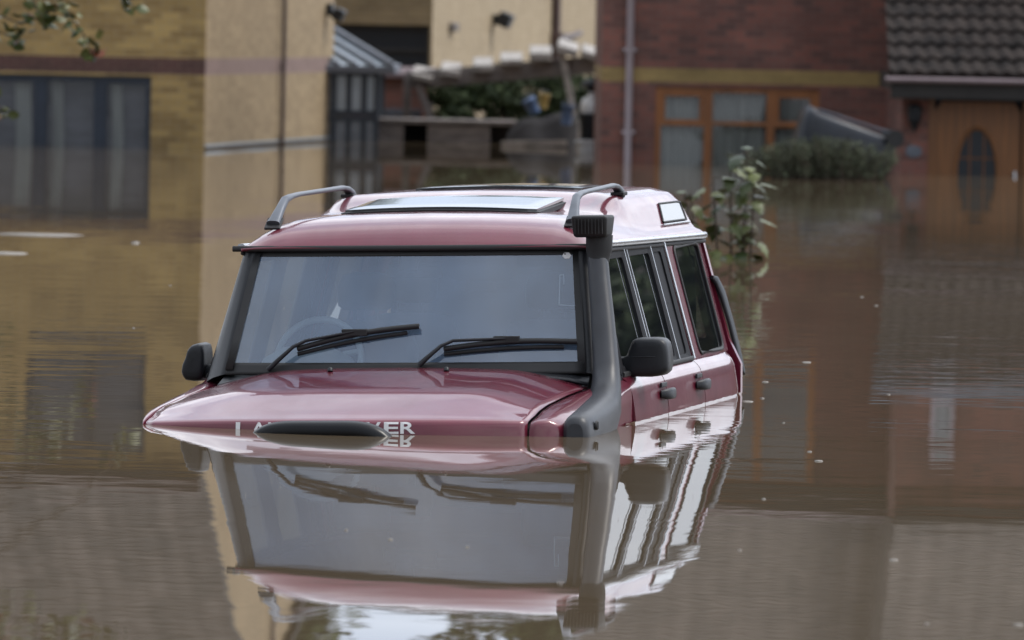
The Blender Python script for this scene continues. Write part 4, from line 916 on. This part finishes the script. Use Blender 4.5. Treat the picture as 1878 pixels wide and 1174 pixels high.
# garden fence panel, brick shed corner
fp = thing('fence_panel', (at(728, 250, 105).x, 105, 0), 'blue grey fence panel left of the pergola post', 'fence')
for i in range(6): 
    mb = MB(); mb.box((-.30 + .115 * i, 0, -.30), (.11, .03, 1.36), None, .004); mb.build('board', MT['blue_slate'], fp)
mb = MB(); mb.box((.43, 0, -.28), (.09, .09, 1.5), None, .01); mb.build('post', MT['stone'], fp)
bs = thing('brick_shed', (at(712, 170, 107).x, 107, 0), 'low reddish brick shed behind the blue grey fence panel', 'shed')
mb = MB(); 
for (o_, d_, l_) in (((-.6, 0, 0), (1, 0, 0), 1.15), ((-.6, 0, 0), (0, 1, 0), 1.6), ((.55, 0, 0), (0, 1, 0), 1.6), ((-.6, 1.6, 0), (1, 0, 0), 1.15)): wall(mb, o_, d_, l_, -1.08, .80)
mb.build('wall', MT['red_brick'], bs); mb = MB(); mb.box((-.02, .8, .86), (1.35, 1.9, .07), Matrix.Rotation(.04, 3, 'X'), .01); mb.build('roof', MT['pink_gutter'], bs)
# raised deck
dk = thing('garden_deck', (at(790, 262, 100.6).x, 100.6, 0), 'low grey timber deck standing just above the water under the pergola', 'deck')
for i in range(4):
    mb = MB(); mb.box((0, .15 + .34 * i, .27), (2.25, .33, .06), None, .008); mb.build('deck_board', MT['stone'], dk)
for x0, x1 in ((-1.12, -.36), (-.05, .78), (1.05, 1.12)):
    mb = MB(); mb.box(((x0 + x1) / 2, .06, -.3), (x1 - x0, .10, 1.06), None, .008); mb.build('skirt_board', MT['weathered_wood'], dk)
mb = MB(); mb.box((0, 1.3, -.3), (2.2, .06, 1.06)); mb.build('back_board', MT['dark_board'], dk)
# slumped felt panel, toys, sack, tubs
hp = thing('felt_panel', (at(990, 262, 99.0).x, 99.0, 0), 'dark felted shed panel slumped against the right end of the deck', 'panel')
mb = MB(); G = []
for j in range(7):
    v = j / 6; G.append([Vector((-.46 + .92 * u / 10 + .03 * v, .35 * v, lerp(-.35, interp(u / 10, [(0, .16), (.15, .30), (.35, .42), (.55, .36), (.8, .47), (1, .42)]), v) + .03 * math.sin(u * 1.3 + j))) for u in range(11)])
mb.grid(G); mb.build('felt_sheet', MT['dark_heap'], hp, solid=.05)
mb = MB(); mb.beam((-.5, -.02, .03), (.35, -.03, .06), .05, .07); mb.build('batten', MT['pale_wood'], hp)
def bucket(name, x, y, D, r, h, m_, label, cat, tilt=0., group=None):
    p = at(x, y, D); t = thing(name, p, label, cat, group, (0, tilt, .3))
    mb = MB(); mb.sweep([((0, 0, -h / 2), r * .8, r * .8, (1, 0, 0)), ((0, 0, h / 2), r, r, (1, 0, 0)), ((0, 0, h / 2 + .001), r * 1.08, r * 1.08, (1, 0, 0)), ((0, 0, h / 2 + .02), r * 1.08, r * 1.08, (1, 0, 0)), ((0, 0, h / 2 + .02), r * .9, r * .9, (1, 0, 0)), ((0, 0, -h / 2 + .03), r * .72, r * .72, (1, 0, 0))], 16); mb.build('bucket_body', m_, t)
    mb = MB(); mb.tube([(r * math.cos(a_) * 1.0, 0, h / 2 + r * .9 * math.sin(a_)) for a_ in [math.pi * i / 10 for i in range(11)]], .006, 5); mb.build('bucket_handle', MT['rail'], t); return t
bucket('blue_bucket', 976, 196, 99.5, .09, .18, MT['blue'], 'blue bucket tipped over on top of the dark felt panel', 'bucket', -.5)
bucket('yellow_bucket', 996, 187, 99.6, .075, .17, MT['yellow'], 'yellow bucket beside the tipped blue one on the felt panel', 'bucket', .15)
bucket('plant_tub', 1040, 212, 99.0, .08, .24, MT['blue'], 'tall blue tub between the felt panel and the pale pergola post', 'tub', .1)
bk = at(1084, 230, 97.5); bb_ = thing('rubbish_bin', (bk.x, bk.y, 0), 'black bin holding a bulging white sack against the red house corner', 'bin')
mb = MB(); mb.sweep([((0, 0, -.9), .11, .11, (1, 0, 0)), ((0, 0, .42), .14, .14, (1, 0, 0)), ((0, 0, .44), .155, .155, (1, 0, 0)), ((0, 0, .47), .155, .155, (1, 0, 0)), ((0, 0, .47), .12, .12, (1, 0, 0))], 16, power=3); mb.build('bin_body', MT['black'], bb_)
mb = MB(); mb.sweep([((.0, 0, z), r_, r_, (1, 0, 0)) for z, r_ in ((.40, .10), (.48, .135), (.56, .145), (.64, .12), (.69, .05), (.71, .03), (.74, .05))], 14); sk = mb.build('white_sack', MT['white'], None); sk.location = (bk.x, bk.y, 0); sk.name = 'rubbish_sack'; tag(sk, 'bulging white rubbish sack sitting in the black bin', 'sack')
mb = MB(); mb.sweep([((0, 0, .80), .13, .14, (1, 0, 0)), ((0, .01, .84), .14, .14, (1, 0, 0)), ((0, .02, .87), .10, .10, (1, 0, 0))], 14); mb.build('bin_lid', MT['bin'], bb_)
mb = MB(); mb.box((0, .155, .66), (.12, .02, .42)); mb.build('lid_hinge', MT['bin'], bb_)
wt = on_water(1080, 276); wt = thing('washing_up_tub', (wt.x, wt.y, 0), 'white plastic tub floating beside the corner of the red house', 'tub')
mb = MB(); mb.sweep([((0, 0, -.06), .12, .09, (1, 0, 0)), ((0, 0, .10), .145, .11, (1, 0, 0)), ((0, 0, .115), .16, .125, (1, 0, 0)), ((0, 0, .13), .16, .125, (1, 0, 0)), ((0, 0, .125), .13, .095, (1, 0, 0)), ((0, 0, -.03), .11, .08, (1, 0, 0))], 18, power=3); mb.build('tub_body', MT['white'], wt)
mb = MB(); mb.box((-.165, 0, .11), (.03, .09, .02), None, .005); mb.box((.165, 0, .11), (.03, .09, .02), None, .005); mb.build('tub_handle', MT['white'], wt)

# floating wheelie bin ---------------------------------------------------------------
wb = thing('wheelie_bin', (3.66, 84.2, .34), 'dark blue wheelie bin floating tipped on its side in front of the orange window', 'bin', None, (0, .235, .10))
mb = MB(); mb.sweep([((-.50, 0, 0), .26, .27, (0, 1, 0)), ((-.44, 0, 0), .27, .28, (0, 1, 0)), ((.47, 0, -.02), .22, .22, (0, 1, 0)), ((.50, 0, -.02), .20, .20, (0, 1, 0))], 28, power=6); mb.sweep([((-.50, 0, 0), .295, .305, (0, 1, 0)), ((-.455, 0, 0), .295, .305, (0, 1, 0))], 28, power=6)
mb.build('bin_body', MT['bin'], wb)
mb = MB(); mb.sweep([((-.50, 0, .01), .30, .31, (0, 1, 0)), ((-.53, 0, .01), .30, .31, (0, 1, 0)), ((-.57, 0, .01), .26, .27, (0, 1, 0)), ((-.59, 0, .01), .16, .17, (0, 1, 0))], 28, power=5); mb.build('bin_lid', MT['bin'], wb)
mb = MB(); mb.box((0, -.10, .275), (.90, .14, .02), Matrix.Rotation(.055, 3, 'Y'), .006); mb.build('bin_rib', MT['blue_slate'], wb)
for sy in (-1, 1):
    mb = MB(); mb.sweep([((.46, sy * .20, .20), .10, .10, (1, 0, 0)), ((.46, sy * .26, .20), .10, .10, (1, 0, 0))], 18); mb.build('wheel', MT['rubber'], wb)

# ================================================================== PLANTS
sh = thing('lavender_shrub', (3.35, 82.3, 0), 'grey green shrub half drowned in front of the floating wheelie bin', 'shrub')
mb = MB(); st = MB()
for i in range(420):
    x = random.gauss(-.08, .34); x = max(-.74, min(.56, x)); y = random.uniform(-.3, .3); h = (.46 - .32 * abs(x) ** 1.6) * random.uniform(.55, 1.05); lean = Vector((x * .35 + random.gauss(0, .06), random.gauss(0, .06), 0))
    st.tube([(x, y, -.5), Vector((x, y, h * .5)) + lean * .4, Vector((x, y, h)) + lean], [.006, .005, .002], 4, False)
    leaves(mb, [Vector((x, y, h * t)) + lean * t for t in [i_ / 24 for i_ in range(3, 25)]], .030, up=-.1)
st.build('stem', MT['bark'], sh); mb.build('foliage', MT['leaf_grey'], sh)

sp_ = at(1366, 475, 54.5); sg = thing('sycamore_sapling', (sp_.x, 54.5, 0), 'leafy young sapling standing in the water just behind the car', 'sapling')
mb = MB(); lv = MB()
def big_leaf(p, d, s, droop=.25):
    d = Vector(d).normalized(); sd = d.cross(Vector((0, 0, 1))).normalized(); n_ = sd.cross(d)
    prof = [(0, 0), (.10, .30), (.32, .52), (.42, .30), (.62, .42), (.70, .20), (1.0, 0)]
    l_ = [Vector(p) + d * s * a_ + sd * s * b_ - n_ * s * (.10 * b_ + droop * a_ * a_) for a_, b_ in prof]; r_ = [Vector(p) + d * s * a_ - sd * s * b_ - n_ * s * (.10 * b_ + droop * a_ * a_) for a_, b_ in prof]
    m_ = [Vector(p) + d * s * a_ + n_ * s * (.03 - droop * a_ * a_) for a_, _ in prof]
    lv.grid([l_, m_, r_], True)
for (x0, h, lx_, n_) in ((-.03, .80, .03, 24), (-.12, .58, -.12, 17), (-.24, .46, -.16, 13), (0, .64, .06, 16), (-.18, .48, -.26, 14), (-.06, .68, -.06, 12)):
    base = Vector((x0, random.uniform(-.1, .1), -1.0)); top = Vector((x0 + lx_, random.uniform(-.1, .1), h)); mb.tube([base, lerp(base, top, .5), top], [.014, .010, .004], 6)
    for i in range(n_):
        t = lerp(.56, 1.0, i / (n_ - 1)); p = lerp(base, top, t); a_ = i * 2.4 + x0 * 9; d = Vector((math.cos(a_), -abs(math.sin(a_)) * .9 if i % 3 else math.sin(a_), random.uniform(-.75, .1)))
        q_ = p + d * random.uniform(.03, .07); mb.tube([p, q_], [.004, .003], 4, False); big_leaf(q_, d, random.uniform(.08, .16), random.uniform(.1, .6))
mb.build('stem', MT['bark'], sg); lv.build('foliage', MT['leaf_big'], sg)

# tree leaning in from the left, its lowest twigs inside the frame
ot = thing('overhanging_tree', (-6.3, 60, 0), 'tree at the left whose drooping twigs hang into the top corner', 'tree')
mb = MB(); mb.tube([(0, 0, -1.08), (.1, 0, 1.2), (.5, 0, 3.0), (1.0, 0, 5.2)], [.16, .14, .11, .04], 10)
pts, subs = clump((1.35, 0, 4.3), 2.1, 1.8, 2.3, 11000, 40)
for s_ in subs: q_ = Vector((.1 + .17 * max(0, s_.z - 1.5), 0, max(1.4, s_.z - 1.0))); mb.tube([q_, (q_ + s_) / 2 + Vector((0, 0, .15)), s_], [.04, .025, .006], 5)
mb.build('trunk', MT['bark'], ot); lv = MB(); leaves(lv, pts, .12)
tw = MB(); o3 = Vector(ot.location); twig = []
for chain in (((-80, -60), (-20, 20), (40, 45), (95, 20)), ((60, -80), (100, -10), (130, 30), (155, 65), (170, 100)), ((-60, 30), (0, 60), (30, 70)), ((180, -80), (225, -20), (243, 10)), ((-90, 60), (-30, 140), (4, 205)), ((20, -60), (60, 0), (75, 35))):
    cp = [at(x, y, 60 + random.uniform(-.2, .2)) - o3 for x, y in chain]; tw.tube([Vector((.7, 0, 2.6))] + cp if False else cp, [.010] + [.006] * (len(cp) - 1), 5); 
    tw.tube([Vector((.55, 0, 3.0 + random.uniform(0, 1))), lerp(Vector((.55, 0, 3.2)), cp[0], .6) + Vector((0, 0, .2)), cp[0]], [.02, .014, .010], 5)
    for p_, q_ in zip(cp[1:], cp[2:] + [cp[-1]]):
        twig += [lerp(p_, q_, random.random()) + Vector((random.gauss(0, .035), random.gauss(0, .05), random.gauss(0, .035))) for _ in range(9)]
leaves(lv, twig, .10); tw.build('twig', MT['bark'], ot); lv.build('foliage', MT['leaf_autumn'], ot)

# trees beyond the roofs
tree('garden_tree', (-4.8, 138, -1.08), 4.5, (-5.0, 138, 8.4), (2.1, 2.0, 4.0), 4200, .30, MT['leaf'], 'tall tree behind the conservatory, seen only as its reflection', 'trees behind the houses')
tree('garden_tree', (.4, 140, -1.08), 4.5, (.4, 140, 8.6), (1.9, 2.2, 4.2), 4200, .30, MT['leaf'], 'tall tree behind the cream gabled house, seen only as its reflection', 'trees behind the houses')
tree('garden_tree', (19.5, 82, -1.08), 2.2, (19.5, 82, 3.0), (3.2, 2.0, 2.1), 5000, .30, MT['leaf_dark'], 'spreading dark tree in front of the long red brick terrace', 'trees before the terrace')
tree('garden_tree', (25.5, 84, -1.08), 2.2, (25.5, 84, 3.1), (3.4, 2.0, 2.2), 5000, .30, MT['leaf_dark'], 'rounder dark tree standing before the terrace, further from the porch', 'trees before the terrace')
tree('garden_tree', (23, 101, -1.08), 5, (23, 101, 4.0), (5, 3, 1.8), 4000, .45, MT['leaf_dark'], 'broad dark tree right behind the long red brick terrace', 'trees behind the houses')
tree('garden_tree', (33, 103, -1.08), 5, (33, 103, 4.0), (5, 3, 1.9), 4000, .45, MT['leaf_dark'], 'broad dark tree at the far end of the red brick terrace', 'trees behind the houses')

# ================================================================== FLOATING FOAM
def foam(name, x, y, w_, d_, label, group=None, seed=0):
    rnd = random.Random(seed); p = on_water(x, y); n_ = 14; k = MB(); rings = []
    rr = [rnd.uniform(.7, 1.15) for _ in range(n_)]
    for f_, z in ((1, -.003), (1, .003), (.75, .008), (.05, .009)): rings.append([Vector((math.cos(2 * math.pi * i / n_) * w_ * rr[i] * f_, math.sin(2 * math.pi * i / n_) * d_ * rr[i] * f_, z)) for i in range(n_)])
    k.grid(rings, True, True); o = k.build(name, MT['foam']); o.location = (p.x, p.y, .0); return tag(o, label, 'foam', group)
foam('foam_streak', 70, 431, .34, .22, 'long pale foam streak left of the car near the navy window', None, 1)
foam('foam_streak', 15, 465, .12, .14, 'short pale foam streak at the left edge below the long one', None, 2)
foam('foam_patch', 249, 446, .03, .08, 'round pale foam patch between the foam streak and the car roof', None, 3)
fl = [(1480, 665, .045), (1404, 701, .03), (1372, 737, .05), (1398, 731, .02), (1485, 829, .018), (1502, 846, .03), (1640, 1028, .026), (1868, 1147, .026), (1357, 1010, .012), (716, 990, .016), (635, 973, .012), (857, 1004, .012), (1401, 916, .014), (1581, 545, .02), (1607, 561, .02), (1630, 724, .016), (312, 524, .014), (245, 602, .014), (1437, 776, .012), (1700, 1145, .012)]
f0 = None
for i, (x, y, r_) in enumerate(fl):
    if f0 is None: f0 = foam('foam_fleck', x, y, .045, .05, 'small pale foam fleck floating on the brown floodwater', 'foam flecks on the water', 9); o = f0
    else: o = f0.copy(); C.objects.link(o); p = on_water(x, y); o.location = (p.x, p.y, 0)
    o.scale = (r_ / .085, r_ / .075, .5); o.rotation_euler = (0, 0, (i * 1.7) % 3 * .15)

# water drawn up against the car's flank: a narrow concave lip
G = []
for i in range(60):
    a = .95 + 3.1 * i / 59; z0 = -.032 * .93; row = []
    for d_, h_ in ((-.004, .006), (.001, .0045), (.006, .003), (.013, .0017), (.024, .0007), (.04, .0001)):
        p = CARM @ K(a, SB(a, z0) + d_, 0); row.append(Vector((p.x, p.y, h_ * (1 + .25 * math.sin(i * 1.9) + .15 * math.sin(i * .7)))))
    G.append(row)
b = MB(); b.grid(G); tag(b.build('water_lip', MT['water']), kind='structure')
